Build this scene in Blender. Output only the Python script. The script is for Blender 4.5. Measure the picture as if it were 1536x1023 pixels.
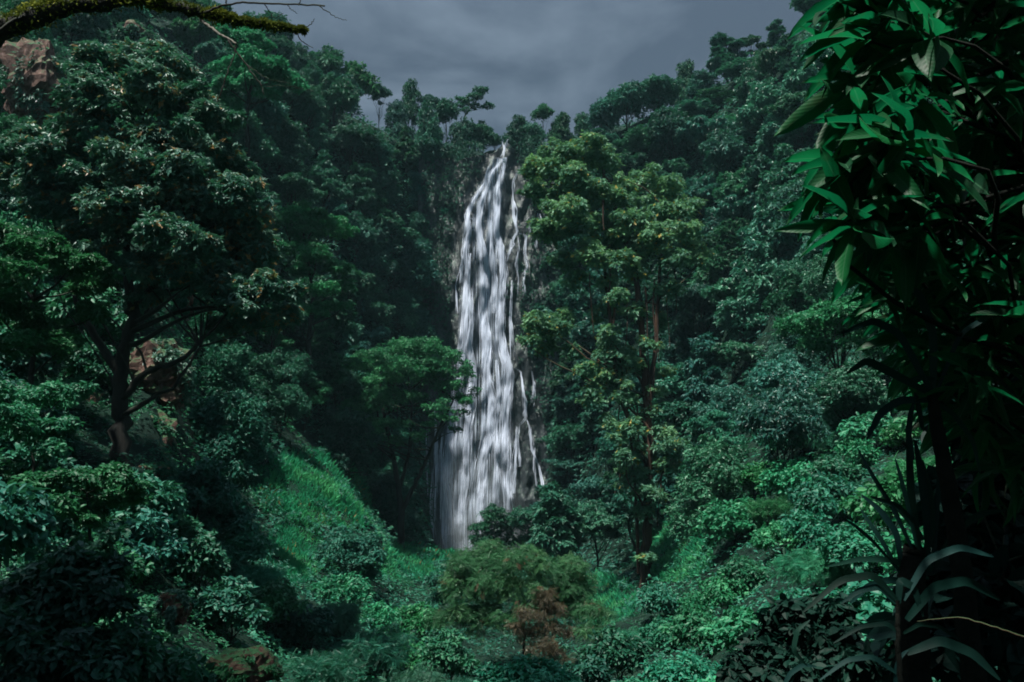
import bpy, math, random
import numpy as np
from mathutils import Vector

SEED = 11
rng = np.random.default_rng(SEED)
random.seed(SEED)
for o in list(bpy.data.objects):
    bpy.data.objects.remove(o)
scene = bpy.context.scene
COL = scene.collection

# ------------------------------------------------------------------ camera
F = 1330.0 / 1536.0            # focal length over image width
PITCH = math.radians(8.0)
CZ = 1.6
cam_d = bpy.data.cameras.new("camera")
cam_d.sensor_width = 36.0
cam_d.lens = 36.0 * F
cam_d.clip_start = 0.05
cam_d.clip_end = 5000
cam = bpy.data.objects.new("camera", cam_d)
COL.objects.link(cam)
cam.location = (0, 0, CZ)
cam.rotation_euler = (math.radians(90) + PITCH, 0, 0)
scene.camera = cam

# ------------------------------------------------------------------ light
SUN_EL, SUN_AZ = math.radians(69), math.radians(-38)   # azimuth from behind the camera, minus = left
SUN_STRENGTH = 5.0
SKY_GAIN = 0.92
vs = scene.view_settings
vs.view_transform = 'Standard'
vs.look = 'None'
vs.exposure = 0.88
vs.gamma = 1.0
vs.use_curve_mapping = False

def sun_vec():
    # direction from the scene to the sun
    return Vector((math.cos(SUN_EL) * math.sin(SUN_AZ), -math.cos(SUN_EL) * math.cos(SUN_AZ), math.sin(SUN_EL)))
sd = bpy.data.lights.new("sun", 'SUN')
sd.energy = SUN_STRENGTH
sd.angle = math.radians(2.5)
sd.color = (1.0, 0.97, 0.90)
so = bpy.data.objects.new("sun", sd)
COL.objects.link(so)
so.rotation_euler = sun_vec().to_track_quat('Z', 'Y').to_euler()

world = bpy.data.worlds.new("World")
scene.world = world
world.use_nodes = True
nt = world.node_tree
for n in list(nt.nodes):
    nt.nodes.remove(n)
def N(tree, kind, **kw):
    n = tree.nodes.new(kind)
    for k, v in kw.items():
        setattr(n, k, v)
    return n
wo = N(nt, 'ShaderNodeOutputWorld')
sky = N(nt, 'ShaderNodeTexSky', sky_type='NISHITA', sun_disc=False, sun_elevation=SUN_EL, sun_rotation=math.atan2(sun_vec().x, sun_vec().y))
bg1 = N(nt, 'ShaderNodeBackground')
bg1.inputs[1].default_value = 0.06
nt.links.new(sky.outputs[0], bg1.inputs[0])
tc = N(nt, 'ShaderNodeTexCoord')
mp = N(nt, 'ShaderNodeMapping')
mp.inputs['Scale'].default_value = (1.0, 1.0, 2.2)
mp.inputs['Rotation'].default_value = (0.0, 0.35, 0.2)
mp.inputs['Location'].default_value = (0.35, 0.0, 0.1)
nt.links.new(tc.outputs['Generated'], mp.inputs[0])
no = N(nt, 'ShaderNodeTexNoise')
no.inputs['Scale'].default_value = 3.4
no.inputs['Detail'].default_value = 7
no.inputs['Roughness'].default_value = 0.5
no.inputs['Distortion'].default_value = 0.35
nt.links.new(mp.outputs[0], no.inputs['Vector'])
cr = N(nt, 'ShaderNodeValToRGB')
cr.color_ramp.elements[0].position = 0.40
cr.color_ramp.elements[0].color = (0.050, 0.067, 0.096, 1)
cr.color_ramp.elements[1].position = 0.62
cr.color_ramp.elements[1].color = (0.136, 0.172, 0.220, 1)
nt.links.new(no.outputs['Fac'], cr.inputs[0])
sx = N(nt, 'ShaderNodeSeparateXYZ')
nt.links.new(tc.outputs['Generated'], sx.inputs[0])
mr = N(nt, 'ShaderNodeMapRange', interpolation_type='SMOOTHSTEP')
mr.inputs['From Min'].default_value = 0.42
mr.inputs['From Max'].default_value = 1.0
mr.inputs['To Min'].default_value = 1.0
mr.inputs['To Max'].default_value = 2.7
nt.links.new(sx.outputs['Z'], mr.inputs['Value'])
ml = N(nt, 'ShaderNodeMath', operation='MULTIPLY')
ml.inputs[1].default_value = SKY_GAIN
nt.links.new(mr.outputs[0], ml.inputs[0])
bg2 = N(nt, 'ShaderNodeBackground')
nt.links.new(cr.outputs[0], bg2.inputs[0])
nt.links.new(ml.outputs[0], bg2.inputs[1])
mx = N(nt, 'ShaderNodeMixShader')
mx.inputs[0].default_value = 0.93
nt.links.new(bg1.outputs[0], mx.inputs[1])
nt.links.new(bg2.outputs[0], mx.inputs[2])
nt.links.new(mx.outputs[0], wo.inputs[0])

scene.render.engine = 'CYCLES'
cy = scene.cycles
cy.max_bounces = 6
cy.diffuse_bounces = 3
cy.glossy_bounces = 2
cy.transmission_bounces = 3
cy.transparent_max_bounces = 10
cy.volume_bounces = 0
cy.use_denoising = True
cy.pixel_filter_type = 'BLACKMAN_HARRIS'
cy.filter_width = 1.8
cy.sample_clamp_indirect = 4.0

# ------------------------------------------------------------------ helpers
CT, ST = math.cos(PITCH), math.sin(PITCH)
def P(px, py, Y):
    """world point on the ray of photo pixel (px, py) at world depth Y"""
    u, v = px - 768.0, 511.5 - py
    d = 1330.0 * CT - v * ST
    return np.array([u / d * Y, Y, CZ + (1330.0 * ST + v * CT) / d * Y])

def proj(p):
    """pixel of a world point (arrays allowed)"""
    p = np.asarray(p, float)
    x, y, z = p[..., 0], p[..., 1], p[..., 2] - CZ
    dep = y * CT + z * ST
    up = z * CT - y * ST
    dep = np.where(dep < 0.01, 0.01, dep)
    return 768 + 1330 * x / dep, 511.5 - 1330 * up / dep

def fade(t):
    return t * t * (3 - 2 * t)

def vnoise3(x, y, z, seed=0):
    x, y, z = np.broadcast_arrays(np.asarray(x, float), np.asarray(y, float), np.asarray(z, float))
    xi, yi, zi = np.floor(x).astype(np.int64), np.floor(y).astype(np.int64), np.floor(z).astype(np.int64)
    fx, fy, fz = fade(x - xi), fade(y - yi), fade(z - zi)
    def h(a, b, c):
        n = (a * 374761393 + b * 668265263 + c * 2147483647 + seed * 974634777) & 0xffffffff
        n = ((n ^ (n >> 13)) * 1274126177) & 0xffffffff
        n = ((n ^ (n >> 16)) * 2246822519) & 0xffffffff
        return ((n ^ (n >> 15)) & 0xffff) / 32767.5 - 1.0
    r = 0
    for dx in (0, 1):
        for dy in (0, 1):
            for dz in (0, 1):
                w = (fx if dx else 1 - fx) * (fy if dy else 1 - fy) * (fz if dz else 1 - fz)
                r = r + w * h(xi + dx, yi + dy, zi + dz)
    return r

def fbm(x, y, z=0.0, octs=4, seed=0, gain=0.5):
    a, s, f = 1.0, 0.0, 1.0
    for k in range(octs):
        s = s + a * vnoise3(x * f, y * f, np.asarray(z) * f, seed + k * 17)
        a *= gain
        f *= 2.03
    return s

def norm(v):
    return v / np.maximum(np.linalg.norm(v, axis=-1, keepdims=True), 1e-9)

def make_mesh(name, verts, faces, mats, tint=None, smooth=False, matidx=None, uvs=None):
    """faces: int array (n,3) or (n,4)"""
    verts = np.asarray(verts, np.float32)
    faces = np.asarray(faces, np.int32)
    me = bpy.data.meshes.new(name)
    k = faces.shape[1]
    me.vertices.add(len(verts))
    me.vertices.foreach_set('co', verts.ravel())
    me.loops.add(faces.size)
    me.loops.foreach_set('vertex_index', faces.ravel())
    me.polygons.add(len(faces))
    me.polygons.foreach_set('loop_start', np.arange(len(faces), dtype=np.int32) * k)
    me.polygons.foreach_set('use_smooth', np.full(len(faces), smooth))
    if not isinstance(mats, (list, tuple)):
        mats = [mats]
    for m in mats:
        me.materials.append(m)
    if matidx is not None:
        me.polygons.foreach_set('material_index', np.asarray(matidx, np.int32))
    if tint is not None:
        at = me.attributes.new('tint', 'FLOAT', 'FACE')
        at.data.foreach_set('value', np.asarray(tint, np.float32))
    if uvs is not None:
        for nm_, ar_ in zip(('along', 'across'), uvs):
            at = me.attributes.new(nm_, 'FLOAT', 'POINT')
            at.data.foreach_set('value', np.asarray(ar_, np.float32))
    me.update(calc_edges=True)
    return me

def link(name, me, parent=None, loc=(0, 0, 0), rotz=0.0, sc=1.0):
    o = bpy.data.objects.new(name, me)
    COL.objects.link(o)
    if parent is not None:
        o.parent = parent
    o.location = loc
    o.rotation_euler = (0, 0, rotz)
    o.scale = (sc, sc, sc) if np.isscalar(sc) else sc
    return o

def tag(o, label=None, cat=None, group=None, kind=None):
    if label: o['label'] = label
    if cat: o['category'] = cat
    if group: o['group'] = group
    if kind: o['kind'] = kind
    return o

def thing(name, label, cat, loc=(0, 0, 0), rotz=0.0, sc=1.0, group=None):
    return tag(link(name, None, None, tuple(float(c) for c in loc), rotz, sc), label, cat, group)

def merge(parts):
    """parts: list of (verts, faces, tint)"""
    vs_, fs_, ts_ = [], [], []
    o = 0
    for v, f, t in parts:
        vs_.append(v); fs_.append(f + o); ts_.append(t)
        o += len(v)
    return np.concatenate(vs_), np.concatenate(fs_), np.concatenate(ts_)

# ------------------------------------------------------------------ materials
def new_mat(name):
    m = bpy.data.materials.new(name)
    m.use_nodes = True
    t = m.node_tree
    for n in list(t.nodes):
        t.nodes.remove(n)
    out = N(t, 'ShaderNodeOutputMaterial')
    return m, t, out

def ramp(t, stops, fac):
    r = N(t, 'ShaderNodeValToRGB')
    e = r.color_ramp.elements
    e[0].position, e[0].color = stops[0][0], (*stops[0][1], 1)
    e[1].position, e[1].color = stops[-1][0], (*stops[-1][1], 1)
    for p_, c_ in stops[1:-1]:
        q = e.new(p_)
        q.color = (*c_, 1)
    t.links.new(fac, r.inputs[0])
    return r

def leaf_mat(name, cols, rust=None, rough=0.52, spec=0.4, trans=0.3, tcol=(0.04, 0.22, 0.07), vary=0.35, veins=False):
    """cols: dull, mid, fresh leaf colours over the per-leaf tint"""
    m, t, out = new_mat(name)
    at = N(t, 'ShaderNodeAttribute', attribute_name='tint')
    stops = [(0.0, cols[0]), (0.5, cols[1]), (0.93, cols[2])]
    if rust:
        stops.append((0.955, rust))
    r = ramp(t, stops, at.outputs['Fac'])
    oi = N(t, 'ShaderNodeObjectInfo')
    hs = N(t, 'ShaderNodeHueSaturation')
    a = N(t, 'ShaderNodeMapRange')
    a.inputs['To Min'].default_value = 0.5 - 0.035
    a.inputs['To Max'].default_value = 0.5 + 0.03
    t.links.new(oi.outputs['Random'], a.inputs['Value'])
    t.links.new(a.outputs[0], hs.inputs['Hue'])
    b = N(t, 'ShaderNodeMath', operation='MULTIPLY_ADD')
    fr = N(t, 'ShaderNodeMath', operation='FRACT')
    mu = N(t, 'ShaderNodeMath', operation='MULTIPLY')
    mu.inputs[1].default_value = 7.31
    t.links.new(oi.outputs['Random'], mu.inputs[0])
    t.links.new(mu.outputs[0], fr.inputs[0])
    t.links.new(fr.outputs[0], b.inputs[0])
    b.inputs[1].default_value = vary * 2
    b.inputs[2].default_value = 1.0 - vary
    t.links.new(b.outputs[0], hs.inputs['Value'])
    t.links.new(r.outputs[0], hs.inputs['Color'])
    pb = N(t, 'ShaderNodeBsdfPrincipled')
    pb.inputs['Roughness'].default_value = rough
    pb.inputs['Specular IOR Level'].default_value = spec
    if veins:
        # pale midrib, arched side veins, and blotches where the leaf has aged
        ax_ = N(t, 'ShaderNodeAttribute', attribute_name='across')
        ay_ = N(t, 'ShaderNodeAttribute', attribute_name='along')
        ab = N(t, 'ShaderNodeMath', operation='ABSOLUTE')
        t.links.new(ax_.outputs['Fac'], ab.inputs[0])
        m1 = N(t, 'ShaderNodeMath', operation='MULTIPLY_ADD'); m1.inputs[1].default_value = -34.0
        t.links.new(ab.outputs[0], m1.inputs[0])
        m0 = N(t, 'ShaderNodeMath', operation='MULTIPLY'); m0.inputs[1].default_value = 75.0
        t.links.new(ay_.outputs['Fac'], m0.inputs[0]); t.links.new(m0.outputs[0], m1.inputs[2])
        sn = N(t, 'ShaderNodeMath', operation='SINE'); t.links.new(m1.outputs[0], sn.inputs[0])
        bnp = N(t, 'ShaderNodeBump'); bnp.inputs['Strength'].default_value = 0.07; bnp.inputs['Distance'].default_value = 0.01
        t.links.new(sn.outputs[0], bnp.inputs['Height']); t.links.new(bnp.outputs[0], pb.inputs['Normal'])
        rb_ = N(t, 'ShaderNodeMapRange'); rb_.inputs['From Min'].default_value = 0.02; rb_.inputs['From Max'].default_value = 0.045
        rb_.inputs['To Min'].default_value = 0.6; rb_.inputs['To Max'].default_value = 0.0
        t.links.new(ab.outputs[0], rb_.inputs['Value'])
        mv = N(t, 'ShaderNodeMix', data_type='RGBA'); mv.inputs['B'].default_value = (0.05, 0.16, 0.08, 1)
        t.links.new(rb_.outputs[0], mv.inputs['Factor']); t.links.new(hs.outputs[0], mv.inputs['A'])
        tcb = N(t, 'ShaderNodeTexCoord')
        nb = N(t, 'ShaderNodeTexNoise'); nb.inputs['Scale'].default_value = 9.0; nb.inputs['Detail'].default_value = 6
        t.links.new(tcb.outputs['Object'], nb.inputs['Vector'])
        rr_ = N(t, 'ShaderNodeMapRange'); rr_.inputs['From Min'].default_value = 0.58; rr_.inputs['From Max'].default_value = 0.72; rr_.inputs['To Max'].default_value = 0.75
        t.links.new(nb.outputs['Fac'], rr_.inputs['Value'])
        mb = N(t, 'ShaderNodeMix', data_type='RGBA'); mb.inputs['B'].default_value = (0.030, 0.040, 0.012, 1)
        t.links.new(rr_.outputs[0], mb.inputs['Factor']); t.links.new(mv.outputs['Result'], mb.inputs['A'])
        hs = mb
        t.links.new(mb.outputs['Result'], pb.inputs['Base Color'])
    else:
        t.links.new(hs.outputs[0], pb.inputs['Base Color'])
    hso = hs.outputs['Result'] if veins else hs.outputs[0]
    tr = N(t, 'ShaderNodeBsdfTranslucent')
    mc = N(t, 'ShaderNodeMix', data_type='RGBA')
    mc.inputs['Factor'].default_value = 0.5
    t.links.new(hso, mc.inputs['A'])
    mc.inputs['B'].default_value = (*tcol, 1)
    t.links.new(mc.outputs['Result'], tr.inputs['Color'])
    ms = N(t, 'ShaderNodeMixShader')
    ms.inputs[0].default_value = trans
    t.links.new(pb.outputs[0], ms.inputs[1])
    t.links.new(tr.outputs[0], ms.inputs[2])
    t.links.new(ms.outputs[0], out.inputs[0])
    return m

def noisy_mat(name, stops, scale=1.0, rough=0.8, spec=0.3, bump=0.4, bscale=None, detail=8, stretch=(1, 1, 1), moss=None, moss_at=(0.1, 0.7), wet=None):
    m, t, out = new_mat(name)
    tcn = N(t, 'ShaderNodeTexCoord')
    mpn = N(t, 'ShaderNodeMapping')
    mpn.inputs['Scale'].default_value = stretch
    t.links.new(tcn.outputs['Object'], mpn.inputs[0])
    n1 = N(t, 'ShaderNodeTexNoise')
    n1.inputs['Scale'].default_value = scale
    n1.inputs['Detail'].default_value = detail
    n1.inputs['Roughness'].default_value = 0.62
    t.links.new(mpn.outputs[0], n1.inputs['Vector'])
    r = ramp(t, stops, n1.outputs['Fac'])
    colout = r.outputs[0]
    if moss:
        ge = N(t, 'ShaderNodeNewGeometry')
        se = N(t, 'ShaderNodeSeparateXYZ')
        t.links.new(ge.outputs['Normal'], se.inputs[0])
        n3 = N(t, 'ShaderNodeTexNoise')
        n3.inputs['Scale'].default_value = scale * 2.3
        n3.inputs['Detail'].default_value = 6
        t.links.new(tcn.outputs['Object'], n3.inputs['Vector'])
        ad = N(t, 'ShaderNodeMath', operation='ADD')
        t.links.new(se.outputs['Z'], ad.inputs[0])
        t.links.new(n3.outputs['Fac'], ad.inputs[1])
        mrr = N(t, 'ShaderNodeMapRange')
        mrr.inputs['From Min'].default_value = 0.5 + moss_at[0]
        mrr.inputs['From Max'].default_value = 0.5 + moss_at[1]
        t.links.new(ad.outputs[0], mrr.inputs['Value'])
        mm = N(t, 'ShaderNodeMix', data_type='RGBA')
        t.links.new(mrr.outputs[0], mm.inputs['Factor'])
        t.links.new(colout, mm.inputs['A'])
        mm.inputs['B'].default_value = (*moss, 1)
        colout = mm.outputs['Result']
    pb = N(t, 'ShaderNodeBsdfPrincipled')
    pb.inputs['Roughness'].default_value = rough
    pb.inputs['Specular IOR Level'].default_value = spec
    t.links.new(colout, pb.inputs['Base Color'])
    if bump:
        n2 = N(t, 'ShaderNodeTexNoise')
        n2.inputs['Scale'].default_value = bscale or scale * 4
        n2.inputs['Detail'].default_value = 8
        n2.inputs['Roughness'].default_value = 0.7
        t.links.new(mpn.outputs[0], n2.inputs['Vector'])
        bn = N(t, 'ShaderNodeBump')
        bn.inputs['Strength'].default_value = bump
        bn.inputs['Distance'].default_value = 0.3
        t.links.new(n2.outputs['Fac'], bn.inputs['Height'])
        t.links.new(bn.outputs[0], pb.inputs['Normal'])
    t.links.new(pb.outputs[0], out.inputs[0])
    return m

M = {}
M['dark'] = leaf_mat('dark_teal_leaf', [(0.005, 0.050, 0.034), (0.009, 0.085, 0.053), (0.036, 0.165, 0.100)], trans=0.2, spec=0.28)
M['far'] = leaf_mat('far_forest_leaf', [(0.007, 0.052, 0.040), (0.014, 0.095, 0.068), (0.060, 0.190, 0.135)], trans=0.2, spec=0.28)
M['grey'] = leaf_mat('grey_green_leaf', [(0.010, 0.080, 0.054), (0.028, 0.150, 0.100), (0.100, 0.285, 0.195)], trans=0.25, rough=0.4, spec=0.4)
M['mid'] = leaf_mat('mid_green_leaf', [(0.007, 0.080, 0.042), (0.013, 0.140, 0.070), (0.050, 0.25, 0.125)], trans=0.3, spec=0.35)
M['bright'] = leaf_mat('bright_green_leaf', [(0.008, 0.100, 0.045), (0.010, 0.175, 0.080), (0.040, 0.27, 0.12)], trans=0.35)
M['yellow'] = leaf_mat('yellow_green_leaf', [(0.025, 0.105, 0.055), (0.060, 0.190, 0.090), (0.190, 0.350, 0.150)], rust=(0.30, 0.20, 0.05), trans=0.35, tcol=(0.12, 0.25, 0.04))
M['olive'] = leaf_mat('olive_leaf', [(0.014, 0.075, 0.048), (0.034, 0.120, 0.078), (0.110, 0.220, 0.150)], rust=(0.22, 0.12, 0.045), rough=0.48, spec=0.45, trans=0.22, vary=0.1)
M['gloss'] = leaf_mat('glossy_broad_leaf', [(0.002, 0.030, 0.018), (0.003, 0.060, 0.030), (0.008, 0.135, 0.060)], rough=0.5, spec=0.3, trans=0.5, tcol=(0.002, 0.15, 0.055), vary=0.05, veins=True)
M['strap'] = leaf_mat('strap_leaf', [(0.002, 0.014, 0.012), (0.003, 0.024, 0.020), (0.010, 0.048, 0.040)], rough=0.6, spec=0.14, trans=0.15, tcol=(0.004, 0.035, 0.028), vary=0.1)  # shade at lower right is put into this very dark leaf colour
M['fern'] = leaf_mat('fern_leaf', [(0.018, 0.090, 0.050), (0.038, 0.145, 0.080), (0.090, 0.235, 0.120)], rust=(0.15, 0.09, 0.045), trans=0.3, vary=0.1)
M['dry'] = leaf_mat('dry_vine_leaf', [(0.030, 0.032, 0.018), (0.070, 0.052, 0.032), (0.13, 0.098, 0.062)], trans=0.2, tcol=(0.12, 0.07, 0.04), vary=0.1)
M['grass'] = leaf_mat('grass_blade', [(0.012, 0.17, 0.080), (0.022, 0.27, 0.120), (0.075, 0.38, 0.14)], rust=(0.22, 0.15, 0.06), rough=0.6, spec=0.2, trans=0.4, vary=0.05)
M['moss'] = leaf_mat('moss_tuft', [(0.03, 0.055, 0.015), (0.13, 0.16, 0.025), (0.40, 0.40, 0.06)], rough=0.9, spec=0.1, trans=0.2, tcol=(0.12, 0.16, 0.03), vary=0.05)
M['bark'] = noisy_mat('dark_bark', [(0.3, (0.008, 0.009, 0.008)), (0.7, (0.034, 0.033, 0.028))], scale=2.5, stretch=(1, 1, 0.25), moss=(0.02, 0.05, 0.02), moss_at=(0.25, 0.9))
M['blackbark'] = noisy_mat('damp_black_bark', [(0.3, (0.004, 0.006, 0.005)), (0.7, (0.018, 0.020, 0.017))], scale=6, rough=0.9, spec=0.08)
M['palebark'] = noisy_mat('pale_bark', [(0.3, (0.06, 0.06, 0.05)), (0.7, (0.20, 0.19, 0.16))], scale=2.0, stretch=(1, 1, 0.3))
M['redbark'] = noisy_mat('red_brown_bark', [(0.3, (0.018, 0.012, 0.009)), (0.55, (0.05, 0.028, 0.019)), (0.75, (0.13, 0.065, 0.038))], scale=1.4, stretch=(1, 1, 0.25), moss=(0.03, 0.07, 0.025), moss_at=(0.35, 0.9))
M['rock'] = noisy_mat('brown_rock', [(0.28, (0.022, 0.014, 0.012)), (0.45, (0.075, 0.040, 0.031)), (0.58, (0.14, 0.080, 0.062)), (0.70, (0.32, 0.22, 0.19))], scale=1.7, bump=0.5, moss=(0.02, 0.085, 0.03), moss_at=(0.25, 0.75))
M['wetrock'] = noisy_mat('wet_basalt', [(0.3, (0.006, 0.010, 0.012)), (0.5, (0.018, 0.026, 0.030)), (0.72, (0.05, 0.062, 0.068))], scale=0.6, stretch=(1, 1, 0.5), rough=0.35, spec=0.6, bump=0.9, moss=(0.008, 0.045, 0.028), moss_at=(0.12, 0.6))
M['ground'] = noisy_mat('forest_floor', [(0.3, (0.003, 0.009, 0.007)), (0.5, (0.006, 0.020, 0.014)), (0.7, (0.012, 0.034, 0.020))], scale=0.35, rough=0.95, spec=0.1, bump=0.6)

# ------------------------------------------------------------------ terrain: heights over azimuth and distance, all round the camera
TAB = {
    -500: [(0, 1500), (6, 1200), (12, 1050), (22, 820), (32, 640), (45, 460), (60, 280), (80, 60), (100, -80), (130, -160), (260, -160)],
    0:    [(0, 1500), (6, 1240), (12, 1090), (20, 960), (28, 840), (36, 730), (44, 600), (58, 440), (78, 250), (100, 90), (130, -40), (260, -60)],
    120:  [(0, 1500), (6, 1240), (12, 1100), (20, 1010), (30, 860), (36, 730), (44, 640), (52, 500), (66, 390), (84, 260), (104, 130), (130, 20), (155, -20), (260, -20)],
    230:  [(0, 1500), (6, 1240), (12, 1100), (20, 1030), (30, 900), (36, 735), (43, 690), (50, 545), (66, 420), (86, 300), (108, 180), (132, 60), (152, 20), (260, 20)],
    350:  [(0, 1500), (6, 1240), (14, 1110), (26, 1010), (40, 900), (52, 800), (66, 720), (82, 600), (104, 410), (128, 200), (146, 110), (160, 90), (260, 110)],
    430:  [(0, 1500), (6, 1250), (14, 1130), (30, 1020), (50, 900), (66, 780), (76, 695), (84, 690), (96, 640), (112, 480), (132, 280), (146, 160), (160, 135), (260, 150)],
    500:  [(0, 1500), (6, 1260), (14, 1150), (30, 1040), (50, 930), (66, 830), (76, 728), (84, 722), (100, 700), (118, 560), (136, 330), (148, 190), (160, 170), (260, 180)],
    570:  [(0, 1500), (6, 1270), (14, 1160), (30, 1060), (50, 960), (66, 890), (76, 800), (84, 800), (104, 815), (124, 790), (138, 580), (147, 300), (156, 205), (260, 215)],
    605:  [(0, 1500), (6, 1280), (14, 1180), (30, 1080), (50, 980), (70, 900), (90, 850), (112, 838), (134, 832), (143, 780), (149, 480), (155, 228), (165, 222), (260, 235)],
    650:  [(0, 1500), (6, 1280), (14, 1190), (30, 1080), (48, 985), (70, 905), (90, 860), (112, 848), (134, 840), (153, 836), (156, 800), (159, 240), (170, 228), (260, 240)],
    740:  [(0, 1500), (6, 1280), (14, 1190), (30, 1080), (48, 985), (70, 905), (90, 870), (112, 858), (134, 845), (154, 840), (157, 800), (160, 242), (170, 232), (260, 245)],
    810:  [(0, 1500), (6, 1280), (14, 1190), (30, 1080), (48, 985), (70, 910), (90, 880), (112, 866), (134, 850), (152, 838), (156, 790), (159, 240), (170, 228), (260, 240)],
    855:  [(0, 1500), (6, 1280), (14, 1180), (30, 1080), (48, 985), (70, 920), (90, 885), (112, 870), (136, 850), (145, 790), (151, 480), (157, 240), (168, 225), (260, 235)],
    910:  [(0, 1500), (6, 1280), (14, 1170), (30, 1060), (50, 970), (70, 905), (90, 880), (112, 860), (130, 800), (141, 640), (149, 380), (157, 230), (168, 195), (260, 210)],
    1000: [(0, 1500), (6, 1270), (14, 1140), (26, 1050), (44, 970), (62, 900), (78, 855), (92, 810), (112, 740), (128, 600), (142, 350), (154, 215), (166, 175), (260, 190)],
    1100: [(0, 1500), (6, 1260), (14, 1110), (24, 1000), (38, 890), (54, 800), (74, 720), (96, 640), (116, 480), (136, 280), (150, 170), (162, 130), (260, 150)],
    1200: [(0, 1500), (6, 1240), (12, 1090), (20, 980), (30, 880), (44, 780), (60, 700), (80, 600), (104, 410), (124, 230), (142, 105), (156, 70), (260, 90)],
    1400: [(0, 1500), (5, 1240), (9, 1080), (16, 960), (26, 850), (38, 740), (54, 620), (76, 460), (100, 260), (120, 90), (138, -40), (160, -80), (260, -80)],
    1700: [(0, 1500), (5, 1240), (9, 1060), (16, 920), (26, 780), (38, 640), (54, 500), (76, 300), (100, 80), (120, -80), (138, -160), (260, -200)],
}
RS = np.concatenate([np.linspace(0.5, 40, 60), np.linspace(41, 130, 75), np.linspace(131, 165, 70), np.linspace(168, 260, 24)])
AZ_IN = np.arctan((np.linspace(-500, 1700, 260) - 768) / 1330.0)
_keys = sorted(TAB)
_kaz = np.arctan((np.array(_keys) - 768) / 1330.0)
def _prof(k):
    a = np.arctan((k - 768) / 1330.0)
    rr = np.array([q[0] for q in TAB[k]], float)
    py = np.array([q[1] for q in TAB[k]], float)
    v = 511.5 - py
    tanel = (1330 * ST + v * CT) / (1330 * CT - v * ST) * math.cos(a)
    t = np.interp(RS, rr, tanel)
    z = CZ + t * RS
    z[RS < 3] = np.interp(RS[RS < 3], [0, 3], [0.0, z[RS >= 3][0]])
    # ease the corners of the profile
    for _ in range(1):
        z[1:-1] = 0.25 * z[:-2] + 0.5 * z[1:-1] + 0.25 * z[2:]
    return z
PROF = np.array([_prof(k) for k in _keys])
PLAIN = 0.0 + 0.16 * RS + 6 * np.sin(RS / 30.0) * (RS > 12)
def height_rows(az):
    """z over RS for each azimuth in az (radians, any direction)"""
    out = np.zeros((len(az), len(RS)))
    for j in range(len(RS)):
        inner = np.interp(az, _kaz, PROF[:, j])
        # outside the table: blend to a plain wooded slope behind the camera
        w = np.clip((np.abs(az - 0.02) - 0.80) / 1.1, 0, 1)
        w = fade(w)
        out[:, j] = inner * (1 - w) + PLAIN[j] * w
    return out
az_l = np.linspace(-math.pi, AZ_IN[0], 60)[:-1]
az_r = np.linspace(AZ_IN[-1], math.pi, 60)[1:]
AZS = np.concatenate([az_l, AZ_IN, az_r])
ZG = height_rows(AZS)
k_ = np.array([0.06, 0.24, 0.4, 0.24, 0.06])
ZG = sum(k_[i] * np.roll(ZG, i - 2, axis=0) for i in range(5))
XG = np.sin(AZS)[:, None] * RS[None, :]
YG = np.cos(AZS)[:, None] * RS[None, :]
namp = np.interp(RS, [0, 10, 40, 120, 260], [0.02, 0.15, 0.8, 1.6, 2.5])
ZG = ZG + namp[None, :] * 0.6 * fbm(XG / 9.0, YG / 9.0, 0, 4, 5)
def ground_z(x, y):
    x = np.asarray(x, float); y = np.asarray(y, float)
    a = np.arctan2(x, y); r = np.hypot(x, y)
    fi = np.interp(a, AZS, np.arange(len(AZS)))
    fj = np.interp(r, RS, np.arange(len(RS)))
    i0 = np.clip(fi.astype(int), 0, len(AZS) - 2); j0 = np.clip(fj.astype(int), 0, len(RS) - 2)
    u, v = fi - i0, fj - j0
    return (ZG[i0, j0] * (1 - u) * (1 - v) + ZG[i0 + 1, j0] * u * (1 - v) + ZG[i0, j0 + 1] * (1 - u) * v + ZG[i0 + 1, j0 + 1] * u * v)

nA, nR = ZG.shape
gv = np.stack([XG, YG, ZG], -1).reshape(-1, 3)
ii, jj = np.meshgrid(np.arange(nA - 1), np.arange(nR - 1), indexing='ij')
a0 = (ii * nR + jj).ravel()
gf = np.stack([a0, a0 + nR, a0 + nR + 1, a0 + 1], -1)
# close the ring behind the camera and cap the small hole under the tripod
lastc = (nA - 1) * nR
jr = np.arange(nR - 1)
gf = np.concatenate([gf, np.stack([lastc + jr, jr, jr + 1, lastc + jr + 1], -1)])
cidx = len(gv)
gv = np.concatenate([gv, [[0, 0, 0.0]]])
capf = np.stack([np.full(nA - 1, cidx), (np.arange(nA - 1) + 1) * nR, np.arange(nA - 1) * nR, np.arange(nA - 1) * nR], -1)
tri = np.concatenate([gf[:, [0, 2, 1]], gf[:, [0, 3, 2]], capf[:, [0, 2, 1]]])
ground = link('ground', make_mesh('ground', gv, tri, M['ground'], smooth=True))
tag(ground, kind='structure')
# far land beyond the rim down to the horizon
fr_ = np.array([259.0, 400, 800, 1600, 4000])
fa = np.linspace(-math.pi, math.pi, 181)
zr = ZG[:, -1]
fz = np.interp(fa, AZS, zr)
fv = []
for k, r_ in enumerate(fr_):
    w = [0.0, 0.12, 0.5, 1, 1][k]
    fv.append(np.stack([np.sin(fa) * r_, np.cos(fa) * r_, fz * (1 - w) + 25 * w - (0.4 if k == 0 else 0) - 10 * k], -1))
fv = np.concatenate(fv)
ii, jj = np.meshgrid(np.arange(len(fr_) - 1), np.arange(180), indexing='ij')
b0 = (ii * 181 + jj).ravel()
hl = link('hills', make_mesh('hills', fv, np.stack([b0, b0 + 181, b0 + 182, b0 + 1], -1), M['ground'], smooth=True))
tag(hl, kind='structure')

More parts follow.
